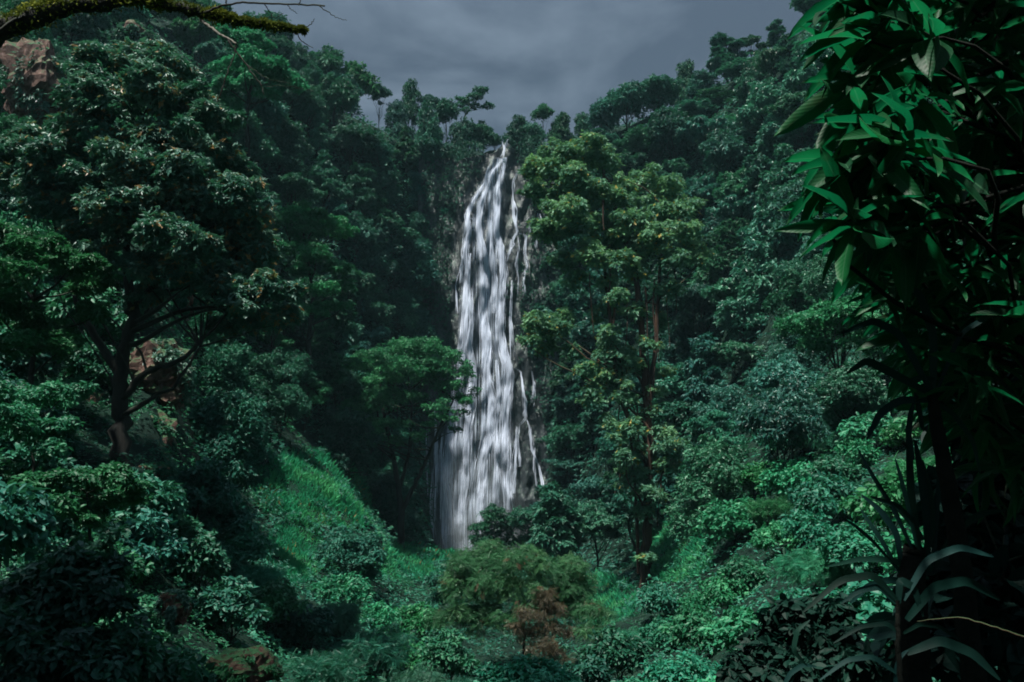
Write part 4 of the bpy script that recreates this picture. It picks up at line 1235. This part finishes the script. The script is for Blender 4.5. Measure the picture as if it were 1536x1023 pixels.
bushes('dry_vines', 'tangle of brown dried vines hanging on the domed bush', (815, 995, 41.5), [(815, 900, 16, 42), (835, 918, 16, 42), (798, 925, 18, 41.8), (822, 945, 18, 41.6), (845, 950, 12, 41.8), (790, 955, 18, 41.6), (812, 972, 20, 41.5), (838, 985, 14, 41.6), (775, 940, 10, 41.8), (800, 995, 14, 41.4)], 2600, 0.24, 'dry', T_FR, 64, droop=0.9, up=0.2)
bushes('shrub', 'bright teal green leafy bush cut by the bottom frame edge', (790, 1090, 19), [(750, 1025, 26, 19), (785, 1015, 28, 19), (822, 1020, 28, 19), (850, 1035, 22, 19), (730, 1045, 24, 19), (800, 1050, 36, 19)], 6000, 0.12, 'bright', T_LF, 65)
bushes('shrub', 'round dark hollow bush right of the grassy mound', (525, 890, 60), [(510, 815, 26, 60), (540, 822, 26, 60), (495, 840, 24, 60), (525, 835, 30, 60), (560, 840, 20, 60), (505, 865, 24, 60), (545, 865, 24, 60), (485, 870, 16, 60)], 9000, 0.20, 'dark', T_SP, 66)
bushes('shrub', 'dark leafy bush below the wet cliff, left of the domed bush', (690, 930, 60), [(680, 850, 20, 60), (700, 870, 22, 60), (665, 875, 20, 60), (690, 895, 20, 60), (655, 900, 18, 60)], 4200, 0.18, 'dark', T_SP, 67)
bushes('leafy_shrub', 'big leafed shrub in the bottom left corner', (110, 1090, 12), [(40, 880, 40, 12.4), (90, 860, 40, 12.4), (150, 870, 34, 12.4), (60, 920, 40, 12), (120, 915, 40, 12), (170, 905, 26, 12), (30, 960, 40, 11.6), (95, 985, 44, 11.6), (160, 1000, 36, 11.6), (50, 1020, 40, 11.4), (200, 1005, 20, 11.6)], 6500, 0.13, 'dark', T_LF, 68)
bushes('leafy_shrub', 'slender shrub left of the pale pink rock', (190, 1060, 15), [(150, 830, 20, 15), (180, 850, 18, 15), (165, 880, 20, 15), (195, 930, 22, 15), (140, 960, 24, 15), (170, 800, 14, 15)], 1800, 0.12, 'grey', T_LF, 69)

# ------------------------------------------------------------------ ground cover
def in_zone(px, py, lst):
    m_ = np.zeros(len(px), bool)
    for ex, ey, a, b in lst:
        m_ |= ((px - ex) / a) ** 2 + ((py - ey) / b) ** 2 < 1
    return m_
def cover(name, n, mat, lfun, keep, tmpl=T_SP, seed=0, lift=1.0, wr=0.55, fresh=0.0, up=0.9, jit=0.5):
    r_ = np.random.default_rng(seed)
    p, nr = sample_ground(n, r_)
    px, py = proj(p)
    rr = np.hypot(p[:, 0], p[:, 1])
    k = keep(px, py, rr, p)
    p, nr, rr = p[k], nr[k], rr[k]
    m_ = len(p)
    lum = fbm(p[:, 0] / 1.6, p[:, 1] / 1.6, p[:, 2] / 1.6, 3, seed + 3)
    big = np.clip(rr / 60, 0.25, 1.4) * lift
    h = np.clip(0.5 + 0.9 * lum, 0, 2.2) * big * (0.4 + 0.6 * r_.random(m_))
    pos = p + (nr * 0.7 + [0, 0, 0.4]) * h[:, None]
    nn = norm(np.array([0, 0, up]) + nr * 0.5 + jit * r_.normal(size=(m_, 3)))
    ld = norm(nr * [1, 1, 0.2] + r_.normal(size=(m_, 3)) * 0.8 - [0, 0, 0.2])
    L = lfun(rr) * (0.6 + 0.8 * r_.random(m_))
    t_ = np.clip(0.35 + 0.3 * lum + 0.35 * (r_.random(m_) - 0.3) + fresh, 0, 0.93)
    v, f, ti = place_leaves(tmpl, pos, ld, nn, L, L * wr, t_)
    o = link(name, make_mesh(name, v, f, M[mat], tint=ti))
    tag(o, kind='stuff')
    return o
LF = lambda r: np.clip(r * 0.0040, 0.12, 0.62)
nogo = lambda px, py: (in_zone(px, py, GRASSZ) & (vnoise3(px / 17.0, py / 12.0, 0.0, 8) > -0.35) & in_zone(px + 9 * vnoise3(px / 9.0, py / 9.0, 0.0, 3), py + 9 * vnoise3(px / 9.0, py / 9.0, 5.0, 3), GRASSZ)) | in_zone(px, py, ROCKW)
fallz = lambda px, py: (px > 645) & (px < 825) & (py < 838) & (py > 180)
cl1 = lambda px, py, r, p: ~(nogo(px, py) | fallz(px, py)) & (r > 8) & ~((px > 1000) & (px < 1420) & (py > 690)) & (fbm(p[:, 0] / 9, p[:, 1] / 9, p[:, 2] / 9, 2, 77) > -0.25)
cl2 = lambda px, py, r, p: ~(nogo(px, py) | fallz(px, py)) & (r > 8) & (fbm(p[:, 0] / 9, p[:, 1] / 9, p[:, 2] / 9, 2, 77) <= 0.0)
cl3 = lambda px, py, r, p: ~nogo(px, py) & (r > 8) & (((px > 980) & (py > 690)) | ((px > 350) & (px < 660) & (py > 780)))
cover('undergrowth', 260000, 'dark', LF, cl1, seed=201)
cover('undergrowth', 120000, 'far', LF, lambda *q: cl2(*q) & (q[2] > 95), seed=202, lift=0.9)
cover('undergrowth', 150000, 'mid', LF, lambda *q: cl2(*q) & (q[2] <= 95), seed=204, lift=0.9)
cover('undergrowth', 150000, 'mid', LF, cl3, seed=203, lift=0.8, fresh=0.1)
# vegetation clinging to the sides of the wet cliff
def cliff_plants():
    r_ = np.random.default_rng(9)
    n = 26000
    x = r_.uniform(-16, 13, n); z = r_.uniform(ZB, ZT + 3, n)
    y = cliff_y(x, z)
    p = np.stack([x, y, z], -1)
    px, py = proj(p)
    l = np.interp(py, [e[0] for e in EL_], [e[1] for e in EL_]) - 16 - 22 * (py > 560)
    r2 = np.interp(py, [e[0] for e in ER_], [e[1] for e in ER_]) + np.interp(py, [240, 300, 400, 440, 560, 700, 830], [14, 42, 40, 22, 34, 56, 56])
    k = ((px < l) | (px > r2)) | (fbm(x / 1.5, z / 1.5, 0, 2, 5) > 0.62) & ((px < l + 10) | (px > r2 - 25))
    p, x, z = p[k], x[k], z[k]
    m_ = len(p)
    lum = fbm(x / 1.6, z / 1.6, 0, 3, 15)
    p[:, 1] -= np.clip(0.5 + lum, 0.05, 2) * 1.1 * r_.random(m_)
    nn = norm(np.array([0, -0.5, 0.9]) + 0.5 * r_.normal(size=(m_, 3)))
    ld = norm(np.array([0, -0.6, -0.2]) + 0.8 * r_.normal(size=(m_, 3)))
    L = 0.42 * (0.6 + 0.8 * r_.random(m_))
    v, f, ti = place_leaves(T_SP, p, ld, nn, L, L * 0.55, np.clip(0.3 + 0.3 * lum + 0.3 * r_.random(m_), 0, 0.93))
    tag(link('cliff_plants', make_mesh('cliff_plants', v, f, M['dark'], tint=ti)), kind='stuff')
cliff_plants()
# grass on the mounds
def grass():
    r_ = np.random.default_rng(4)
    P1 = []; N1 = []
    p, nr = sample_ground(1400000, r_)
    px, py = proj(p)
    k = in_zone(px, py, [(a, b, c * 1.12, d * 1.12) for a, b, c, d in GRASSZ] + [(170, 940, 60, 24), (1010, 835, 60, 40)])
    p, nr = p[k], nr[k]
    m_ = len(p)
    rr = np.hypot(p[:, 0], p[:, 1])
    print('GRASS', m_)
    L = np.clip(rr * 0.0062, 0.1, 0.8) * (0.4 + 0.9 * r_.random(m_)) * (1 + 0.6 * fbm(p[:, 0] / 1.2, p[:, 1] / 1.2, 0, 2, 29))
    ld = norm(np.array([0, 0, 0.8]) + nr * 0.6 + 0.55 * r_.normal(size=(m_, 3)))
    nn = norm(np.cross(ld, r_.normal(size=(m_, 3))))
    nn[nn[:, 2] < 0] *= -1
    lum = fbm(p[:, 0] / 2.5, p[:, 1] / 2.5, p[:, 2] / 2.5, 3, 19)
    t_ = np.clip(0.4 + 0.5 * lum + 0.25 * r_.random(m_), 0, 0.92)
    t_[(r_.random(m_) < 0.3 * np.clip(fbm(p[:, 0] / 1.8, p[:, 1] / 1.8, 0, 2, 23) - 0.35, 0, 1))] = 0.99
    v, f, ti = place_leaves(T_RH, p, ld, nn, L, L * 0.16, t_)
    tag(link('grass', make_mesh('grass', v, f, M['grass'], tint=ti)), kind='stuff')
grass()

# ------------------------------------------------------------------ mossy branch at the top left
def pxpath(poly, sub=6, jit=0.0, seed=0):
    pts = np.array([P(*q) for q in poly])
    s = np.linspace(0, 1, len(pts)); s2 = np.linspace(0, 1, len(pts) * sub)
    pp = np.stack([np.interp(s2, s, pts[:, c]) for c in range(3)], -1)
    for _ in range(2):
        pp[1:-1] = 0.25 * pp[:-2] + 0.5 * pp[1:-1] + 0.25 * pp[2:]
    if jit:
        pp[1:-1] += np.random.default_rng(seed).normal(size=(len(pp) - 2, 3)) * jit
    return pp
tr_base = P(-520, 900, 4.6); tr_base[2] = float(ground_z(tr_base[0], tr_base[1]))
bt = thing('mossy_tree', 'mossy tree branch reaching across the top left corner with bare twigs', 'tree', tr_base)
def bchild(name, parts, mat, smooth=True):
    v, f, t = merge(parts)
    return link(name, make_mesh(name, v - tr_base, f, M[mat], tint=t if mat == 'moss' else None, smooth=smooth), bt)
trunk_pts = np.array([tr_base - [0, 0, 0.3], tr_base + [0.05, 0.1, 1.5], tr_base + [0.2, 0.1, 3.0], tr_base + [0.1, 0.2, 5.0], tr_base + [0.3, 0.2, 7.5]])
s2 = np.linspace(0, 1, 30)
tp = np.stack([np.interp(s2, np.linspace(0, 1, 5), trunk_pts[:, c]) for c in range(3)], -1)
bchild('trunk', [tube(tp, np.linspace(0.24, 0.12, 30), 12)], 'bark')
B1 = pxpath([(-560, 560, 4.6), (-300, 260, 4.5), (-120, 110, 4.4), (0, 46, 4.3), (90, 12, 4.2), (200, -2, 4.2), (250, 6, 4.2), (300, 20, 4.2), (363, 33, 4.2), (420, 41, 4.2), (458, 46, 4.2)], 8, 0.004, 3)
R1 = np.interp(np.linspace(0, 1, len(B1)), [0, 0.3, 0.5, 0.8, 1], [0.10, 0.065, 0.030, 0.020, 0.010]) * (1 + 0.15 * np.random.default_rng(5).normal(size=len(B1)))
bchild('branch', [tube(B1, R1, 9)], 'bark')
TW = [([(298, 22, 4.2), (318, 14, 4.15), (339, 7, 4.1), (363, 3, 4.1), (428, 6, 4.05), (487, 9, 4.0)], 0.007, 0.004), ([(339, 7, 4.1), (340, -14, 4.1)], 0.004, 0.003),
      ([(301, 30, 4.2), (325, 48, 4.15), (354, 65, 4.1)], 0.008, 0.005), ([(354, 65, 4.1), (352, 80, 4.1), (337, 120, 4.1), (325, 156, 4.1)], 0.0045, 0.002),
      ([(342, 60, 4.1), (369, 96, 4.1), (393, 130, 4.1), (396, 142, 4.1)], 0.0045, 0.002), ([(478, 8, 4.0), (500, 24, 4.0), (520, 31, 4.0)], 0.0025, 0.0012),
      ([(395, 4, 4.08), (412, 28, 4.08), (425, 20, 4.08)], 0.0025, 0.0012), ([(455, 45, 4.2), (466, 36, 4.2), (472, 28, 4.2)], 0.003, 0.0015), ([(440, 44, 4.2), (452, 62, 4.2), (470, 72, 4.2)], 0.003, 0.0015),
      ([(400, 130, 4.1), (430, 128, 4.1), (470, 137, 4.1)], 0.002, 0.001), ([(369, 96, 4.1), (400, 118, 4.1), (436, 126, 4.1)], 0.0025, 0.0012), ([(60, 20, 4.2), (20, 30, 4.2), (-20, 60, 4.2)], 0.012, 0.008),
      ([(200, 2, 4.2), (210, 20, 4.2), (225, 30, 4.2)], 0.003, 0.001), ([(448, 8, 4.02), (452, -4, 4.02), (462, -12, 4.02)], 0.003, 0.0015), ([(430, 6, 4.02), (436, 14, 4.02), (446, 20, 4.02)], 0.002, 0.001)]
for k, (pl, a, b) in enumerate(TW):
    pp = pxpath(pl, 6, 0.0022, 10 + k)
    bchild('twig', [tube(pp, np.linspace(a, b, len(pp)), 6)], 'palebark' if k == 2 else 'bark')
# unseen crown added above and left, spread to shade the near undergrowth
def shading_crown():
    r_ = np.random.default_rng(15)
    cl = []
    while len(cl) < 95:
        a = np.array([r_.uniform(-17, -1.5), r_.uniform(-1, 15), r_.uniform(7.8, 13.5)])
        s = r_.uniform(0.8, 1.6)
        if a[0] > -6.5 and a[1] < 5: continue
        if a[1] > 0 and proj(a - [0, 0, s * 1.3])[1] > -40: continue
        cl.append([*a, s * 1.3, s * 1.3, s * 0.6])
    cl = np.array(cl)
    bchild('crown', [clump_leaves(cl, 52000, 0.26, T_SP, seed=16)], 'mid', False)
    parts = []
    for q in range(0, 95, 5):
        st = tp[int(r_.uniform(20, 29))]
        parts.append(tube(bend(st, cl[q, :3], 9, 0.06, 700 + q, 0.05), np.linspace(0.07, 0.015, 9), 6))
    bchild('limbs', parts, 'bark')
shading_crown()
def moss_on(B, R, n, seed, i0=0, L0=0.018, toponly=False):
    r_ = np.random.default_rng(seed)
    k = r_.integers(i0, len(B) - 1, n)
    u = r_.random((n, 1))
    c = B[k] * (1 - u) + B[k + 1] * u
    d = norm(r_.normal(size=(n, 3)))
    d[:, 2] = np.where(r_.random(n) < 0.8, np.abs(d[:, 2]) + 0.1, d[:, 2]); d = norm(d)
    clump = np.clip(0.6 + 0.8 * fbm(c[:, 0] * 14, c[:, 1] * 14, 0, 2, seed), 0.1, 1.6)
    h = R[k] * (0.9 + 0.45 * clump * r_.random(n))
    pos = c + d * h[:, None]
    nn = norm(d + 0.8 * r_.normal(size=(n, 3)))
    ld = norm(d * 0.6 + r_.normal(size=(n, 3)) * 0.7 - [0, 0, 0.15])
    L = L0 * (0.5 + r_.random(n)) * (0.7 + 0.4 * clump)
    return place_leaves(T_RH, pos, ld, nn, L, L * 0.4, np.clip(0.15 + 0.5 * clump * r_.random(n), 0, 0.95))
bchild('moss', [moss_on(B1, R1, 22000, 8, len(B1) // 4)], 'moss', False)

# ------------------------------------------------------------------ foreground foliage on the right
def _lance(nseg=7, droop=0.28, fold=0.14, wide=0.5):
    v, f = [], []
    for k in range(nseg + 1):
        s = k / nseg
        w = wide * (math.sin(math.pi * min(1, s * 0.94 + 0.06)) ** 0.75) * (1 if k not in (0, nseg) else 0.06)
        z = -droop * s * s
        v += [[s, -w, z + fold * w + 0.012 * math.sin(k * 2.1)], [s, 0, z], [s, w, z + fold * w - 0.012 * math.sin(k * 1.7)]]
    for k in range(nseg):
        a = 3 * k
        f += [[a, a + 1, a + 4], [a, a + 4, a + 3], [a + 1, a + 2, a + 5], [a + 1, a + 5, a + 4]]
    v = np.array(v, float)
    return v, np.array(f)
T_LA = _lance()
T_LA2 = _lance(8, 0.5, 0.2, 0.5)
EDGE = [(-200, 1300), (0, 1330), (60, 1310), (130, 1300), (200, 1285), (260, 1275), (300, 1300), (345, 1270), (400, 1300), (480, 1330), (560, 1370), (640, 1420), (720, 1470)]
def right_tree():
    r_ = np.random.default_rng(77)
    base = P(1800, 1100, 5.2); base[2] = float(ground_z(base[0], base[1]))
    t = thing('broadleaf_tree', 'dark foreground tree with long drooping glossy leaves filling the upper right', 'tree', base)
    wh = []
    # the leaf whorls along the near edge seen against the light
    for (px, py, Y) in [(1330, 20, 3.6), (1300, 60, 3.5), (1275, 120, 3.6), (1330, 110, 3.8), (1290, 190, 3.5), (1262, 250, 3.5), (1320, 240, 3.4), (1290, 300, 3.7), (1345, 300, 3.6), (1275, 330, 3.4), (1330, 370, 3.8), (1370, 340, 3.6),
                        (1310, -20, 3.6), (1265, 20, 3.7), (1360, 160, 3.6), (1380, 60, 3.5), (1340, 205, 3.3)]:
        wh.append((P(px, py, Y), 12, 0.31, True))
    n = 0
    while n < 640:
        py = r_.uniform(-420, 720); px = r_.uniform(1250, 1760)
        e = np.interp(py, [q[0] for q in EDGE], [q[1] for q in EDGE])
        if px < e: continue
        wh.append((P(px, py, r_.uniform(3.9, 7.0)), 9, r_.uniform(0.18, 0.33), False)); n += 1
    # unseen leaf whorls added above the viewer to shade the foreground below
    for _ in range(1000):
        a = np.array([r_.uniform(-0.6, 6.5), r_.uniform(-4.0, 6.5), r_.uniform(3.9, 7.0)])
        q = proj(a)
        if a[1] > 0.3 and q[1] > -260 and q[0] < 1420: continue
        if a[0] < 1.0 and a[1] > 2.5: continue
        if 0.0 < a[0] < 2.2 and 0.8 < a[1] < 4.2 and r_.random() < 0.8: continue  # gap in the added cover lets sun reach the edge leaves
        wh.append((a, 9, r_.uniform(0.3, 0.45), False))
    parts = {'leaves': []}
    pos, ld, nn, LL = [], [], [], []
    for c, k, L, edge in wh:
        ax = norm(np.array([-0.75, -0.1, -0.35]) + 0.3 * r_.normal(size=3))
        a = norm(np.cross(ax, [0.1, 0.2, 1])); b = np.cross(ax, a)
        for q in range(k):
            th = q * 2.4 + r_.random()
            d = norm(ax * r_.uniform(0.3, 1.1) + math.cos(th) * a + math.sin(th) * b - np.array([0, 0, 0.25]))
            n_ = norm(np.array([0, 0, 0.8]) - ax * 0.4 + 0.6 * r_.normal(size=3))
            pos.append(c + d * 0.02 - ax * 0.10 * q / k); ld.append(d); nn.append(n_); LL.append(L * r_.uniform(0.7, 1.15))
    pos, ld, nn, LL = map(np.array, (pos, ld, nn, LL))
    tint = np.clip(0.05 + 0.85 * r_.random(len(pos)), 0, 0.9)
    v, f, ti = place_leaves(T_LA, pos, ld, nn, LL, LL * r_.uniform(0.18, 0.30, len(pos)), tint)
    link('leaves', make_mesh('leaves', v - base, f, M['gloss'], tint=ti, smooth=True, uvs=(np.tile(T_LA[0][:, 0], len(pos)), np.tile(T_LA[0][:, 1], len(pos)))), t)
    # trunk and branches
    top = np.array([3.1, 5.0, 6.5])
    tr = bend(base - [0, 0, 0.3], top, 16, 0.03, 5)
    v, f, _ = tube(tr, np.linspace(0.17, 0.07, 16), 12)
    link('trunk', make_mesh('trunk', v - base, f, M['blackbark'], smooth=True), t)
    bp = []
    for k in range(0, len(wh)):
        c = wh[k][0]
        if c[1] < 3.2 or (k > 17 and r_.random() < 0.8): continue
        i0 = int(np.clip((c[2] - base[2]) / (top[2] - base[2]) * 16 + r_.uniform(-1, 3), 3, 15))
        bp.append(tube(bend(tr[i0], c, 9, 0.07, 300 + k, -0.03), np.linspace(0.022, 0.005, 9), 5))
    v, f, _ = merge(bp)
    link('branches', make_mesh('branches', v - base, f, M['blackbark'], smooth=True), t)
right_tree()

def blade(name, label, cat, items, mat='strap', group=None, par=None, fold=0.18):
    """items: (pixel polyline with depth, width in pixels). Long leaves with a midrib fold and real length."""
    base = P(*items[0][0][0])
    t = par or thing(name, label, cat, base, group=group)
    b0 = np.array(t.location)
    for k, (pl, wpx) in enumerate(items):
        pp = pxpath(pl, 6)
        n = len(pp)
        tg = norm(np.gradient(pp, axis=0))
        view = norm(pp - np.array([0, 0, CZ]))
        side = norm(np.cross(tg, view))
        # turned a little out of the picture plane
        r_ = np.random.default_rng(600 + k)
        upn = norm(np.cross(side, tg)); tw = r_.uniform(-0.5, 0.5)
        side = norm(side * math.cos(tw) + upn * math.sin(tw)); upn = norm(np.cross(side, tg))
        s = np.linspace(0, 1, n)
        w = wpx * (0.42 if wpx > 15 else 0.85) / 1330 * pl[0][2] * 0.5 * np.clip(np.sin(math.pi * (0.12 + 0.86 * s)) ** 0.6, 0.05, 1) / max(math.cos(tw), 0.6)
        v = np.stack([pp + side * w[:, None] - upn * (w * fold)[:, None], pp, pp - side * w[:, None] - upn * (w * fold)[:, None]], 1).reshape(-1, 3)
        f = []
        for q in range(n - 1):
            a = 3 * q
            f += [[a, a + 1, a + 4, a + 3], [a + 1, a + 2, a + 5, a + 4]]
        link('leaf', make_mesh('leaf', v - b0, np.array(f), M[mat], tint=np.full(len(f), r_.uniform(0.2, 0.8)), smooth=True), t)
    return t
def stem_on(t, pl, r0, r1, mat='blackbark', name='stem'):
    b0 = np.array(t.location)
    pp = pxpath(pl, 6, 0.003, 5)
    v, f, _ = tube(pp, np.linspace(r0, r1, len(pp)), 9)
    link(name, make_mesh(name, v - b0, f, M[mat], smooth=True), t)
Y = 4.4
st1 = blade('strap_leaf_plant', 'strap leafed plant with dark blades fanning left in the lower right', 'plant', [
    ([(1352, 850, Y), (1345, 800, Y), (1320, 765, Y), (1292, 742, Y)], 11), ([(1372, 830, Y), (1340, 762, Y), (1312, 718, Y), (1286, 672, Y)], 8),
    ([(1375, 820, Y), (1362, 760, Y), (1352, 720, Y), (1343, 688, Y)], 8), ([(1380, 830, Y), (1366, 740, Y), (1364, 690, Y), (1362, 636, Y)], 13),
    ([(1392, 830, Y), (1388, 760, Y), (1380, 700, Y), (1372, 660, Y)], 14), ([(1350, 860, Y), (1325, 815, Y), (1308, 790, Y), (1290, 762, Y)], 8),
    ([(1352, 860, Y), (1310, 812, Y), (1285, 790, Y), (1262, 775, Y)], 6), ([(1385, 810, Y), (1365, 780, Y), (1345, 758, Y), (1305, 745, Y)], 12),
    ([(1362, 850, Y), (1340, 840, Y), (1290, 838, Y), (1240, 850, Y)], 10), ([(1400, 850, Y), (1405, 760, Y), (1412, 700, Y), (1418, 640, Y)], 10),
    ([(1402, 850, Y), (1430, 800, Y), (1470, 770, Y), (1510, 765, Y)], 12), ([(1360, 870, Y), (1330, 870, Y), (1300, 880, Y), (1275, 905, Y)], 12),
    ([(1375, 860, Y), (1398, 800, Y), (1396, 745, Y), (1384, 690, Y)], 12)])
stem_on(st1, [(1372, 1100, Y), (1370, 960, Y), (1368, 860, Y), (1372, 820, Y)], 0.09, 0.05)
Y = 4.0
st2 = blade('cane_plant', 'tall cane plant with pale strap leaves and thick dark stem at right', 'plant', [
    ([(1436, 830, Y), (1426, 750, Y), (1412, 690, Y), (1399, 632, Y)], 15), ([(1384, 645, Y), (1380, 620, Y), (1376, 600, Y), (1372, 588, Y)], 9),
    ([(1360, 574, Y), (1375, 567, Y), (1392, 567, Y), (1410, 573, Y)], 9), ([(1370, 690, Y), (1362, 650, Y), (1366, 620, Y), (1372, 600, Y)], 10),
    ([(1400, 600, Y), (1440, 560, Y), (1490, 560, Y), (1530, 600, Y)], 20), ([(1400, 600, Y), (1430, 620, Y), (1460, 660, Y), (1470, 710, Y)], 18),
    ([(1395, 590, Y), (1340, 560, Y), (1300, 540, Y), (1270, 560, Y)], 15), ([(1398, 590, Y), (1350, 500, Y), (1310, 480, Y), (1262, 500, Y)], 14),
    ([(1400, 590, Y), (1400, 500, Y), (1380, 440, Y), (1340, 420, Y)], 15), ([(1402, 595, Y), (1440, 500, Y), (1490, 470, Y), (1540, 480, Y)], 18),
    ([(1398, 600, Y), (1350, 600, Y), (1320, 620, Y), (1300, 660, Y)], 14)])
stem_on(st2, [(1470, 1100, Y), (1448, 900, Y), (1430, 760, Y), (1405, 640, Y), (1398, 590, Y)], 0.055, 0.022)
Y = 3.6
st3 = blade('broad_leaf_plant', 'broad arching grey green leaves low in the right foreground', 'plant', [
    ([(1345, 900, Y), (1310, 862, Y), (1260, 870, Y), (1205, 918, Y)], 26), ([(1348, 905, Y), (1350, 870, Y), (1370, 880, Y), (1385, 925, Y)], 26),
    ([(1345, 905, Y), (1320, 880, Y), (1290, 885, Y), (1262, 905, Y)], 22), ([(1350, 950, Y), (1330, 935, Y), (1290, 940, Y), (1250, 965, Y)], 16),
    ([(1355, 950, Y), (1380, 935, Y), (1410, 940, Y), (1440, 960, Y)], 16), ([(1345, 1010, Y), (1310, 985, Y), (1270, 990, Y), (1230, 1020, Y)], 18),
    ([(1210, 1000, Y), (1190, 975, Y), (1196, 945, Y), (1215, 930, Y)], 8), ([(1345, 1060, Y), (1344, 1010, Y), (1350, 985, Y), (1362, 975, Y)], 9),
    ([(1170, 1040, Y), (1185, 1010, Y), (1205, 997, Y), (1225, 1000, Y)], 8), ([(1360, 980, Y), (1410, 960, Y), (1460, 980, Y), (1500, 1020, Y)], 34),
    ([(1360, 930, Y), (1400, 880, Y), (1450, 870, Y), (1500, 900, Y)], 34), ([(1355, 900, Y), (1390, 840, Y), (1440, 820, Y), (1490, 835, Y)], 26)])
stem_on(st3, [(1350, 1200, Y), (1352, 1050, Y), (1348, 960, Y), (1346, 900, Y)], 0.014, 0.008)
tg_ = pxpath([(1376, 932, 3.5), (1440, 925, 3.4), (1500, 943, 3.3), (1560, 965, 3.2), (1640, 1000, 3.1)], 6, 0.0009, 2)
v, f, _ = tube(tg_, np.linspace(0.002, 0.0045, len(tg_)), 6)
tag(link('dead_twig', make_mesh('dead_twig', v - tg_[0], f, M['redbark'], smooth=True), None, tg_[0]), 'thin pale dead twig crossing the dark lower right corner', 'twig')
# dark leafy bushes behind those plants, lower right
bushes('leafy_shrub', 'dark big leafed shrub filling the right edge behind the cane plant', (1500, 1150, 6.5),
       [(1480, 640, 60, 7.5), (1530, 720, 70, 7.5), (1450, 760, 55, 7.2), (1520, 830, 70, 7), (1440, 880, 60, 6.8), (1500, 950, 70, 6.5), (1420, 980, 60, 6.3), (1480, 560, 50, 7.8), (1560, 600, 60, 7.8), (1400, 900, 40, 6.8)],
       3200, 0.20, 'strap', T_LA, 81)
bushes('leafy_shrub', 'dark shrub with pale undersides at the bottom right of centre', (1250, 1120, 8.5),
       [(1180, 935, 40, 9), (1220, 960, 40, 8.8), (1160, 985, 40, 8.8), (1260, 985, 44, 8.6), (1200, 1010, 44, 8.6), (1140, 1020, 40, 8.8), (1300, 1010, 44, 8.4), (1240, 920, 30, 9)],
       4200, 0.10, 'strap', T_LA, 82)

# ------------------------------------------------------------------ the damp air of the gorge
hb = 4200.0
zlo = float(min(gv[:, 2].min(), fv[:, 2].min())) - 1.0
zhi = float(max(gv[:, 2].max(), fv[:, 2].max())) + 30.0
hv = np.array([[x, y, z] for x in (-hb, hb) for y in (-hb, hb) for z in (zlo, zhi)])
hf = np.array([[0, 1, 3, 2], [4, 6, 7, 5], [0, 4, 5, 1], [2, 3, 7, 6], [0, 2, 6, 4], [1, 5, 7, 3]])
hm, ht, ho = new_mat('damp_air')
pv = N(ht, 'ShaderNodeVolumePrincipled')
pv.inputs['Color'].default_value = (0.45, 0.85, 0.95, 1)
pv.inputs['Density'].default_value = 0.00013
pv.inputs['Anisotropy'].default_value = 0.2
ht.links.new(pv.outputs[0], ho.inputs['Volume'])
haze = link('haze', make_mesh('haze', hv, hf, hm))
tag(haze, kind='stuff')
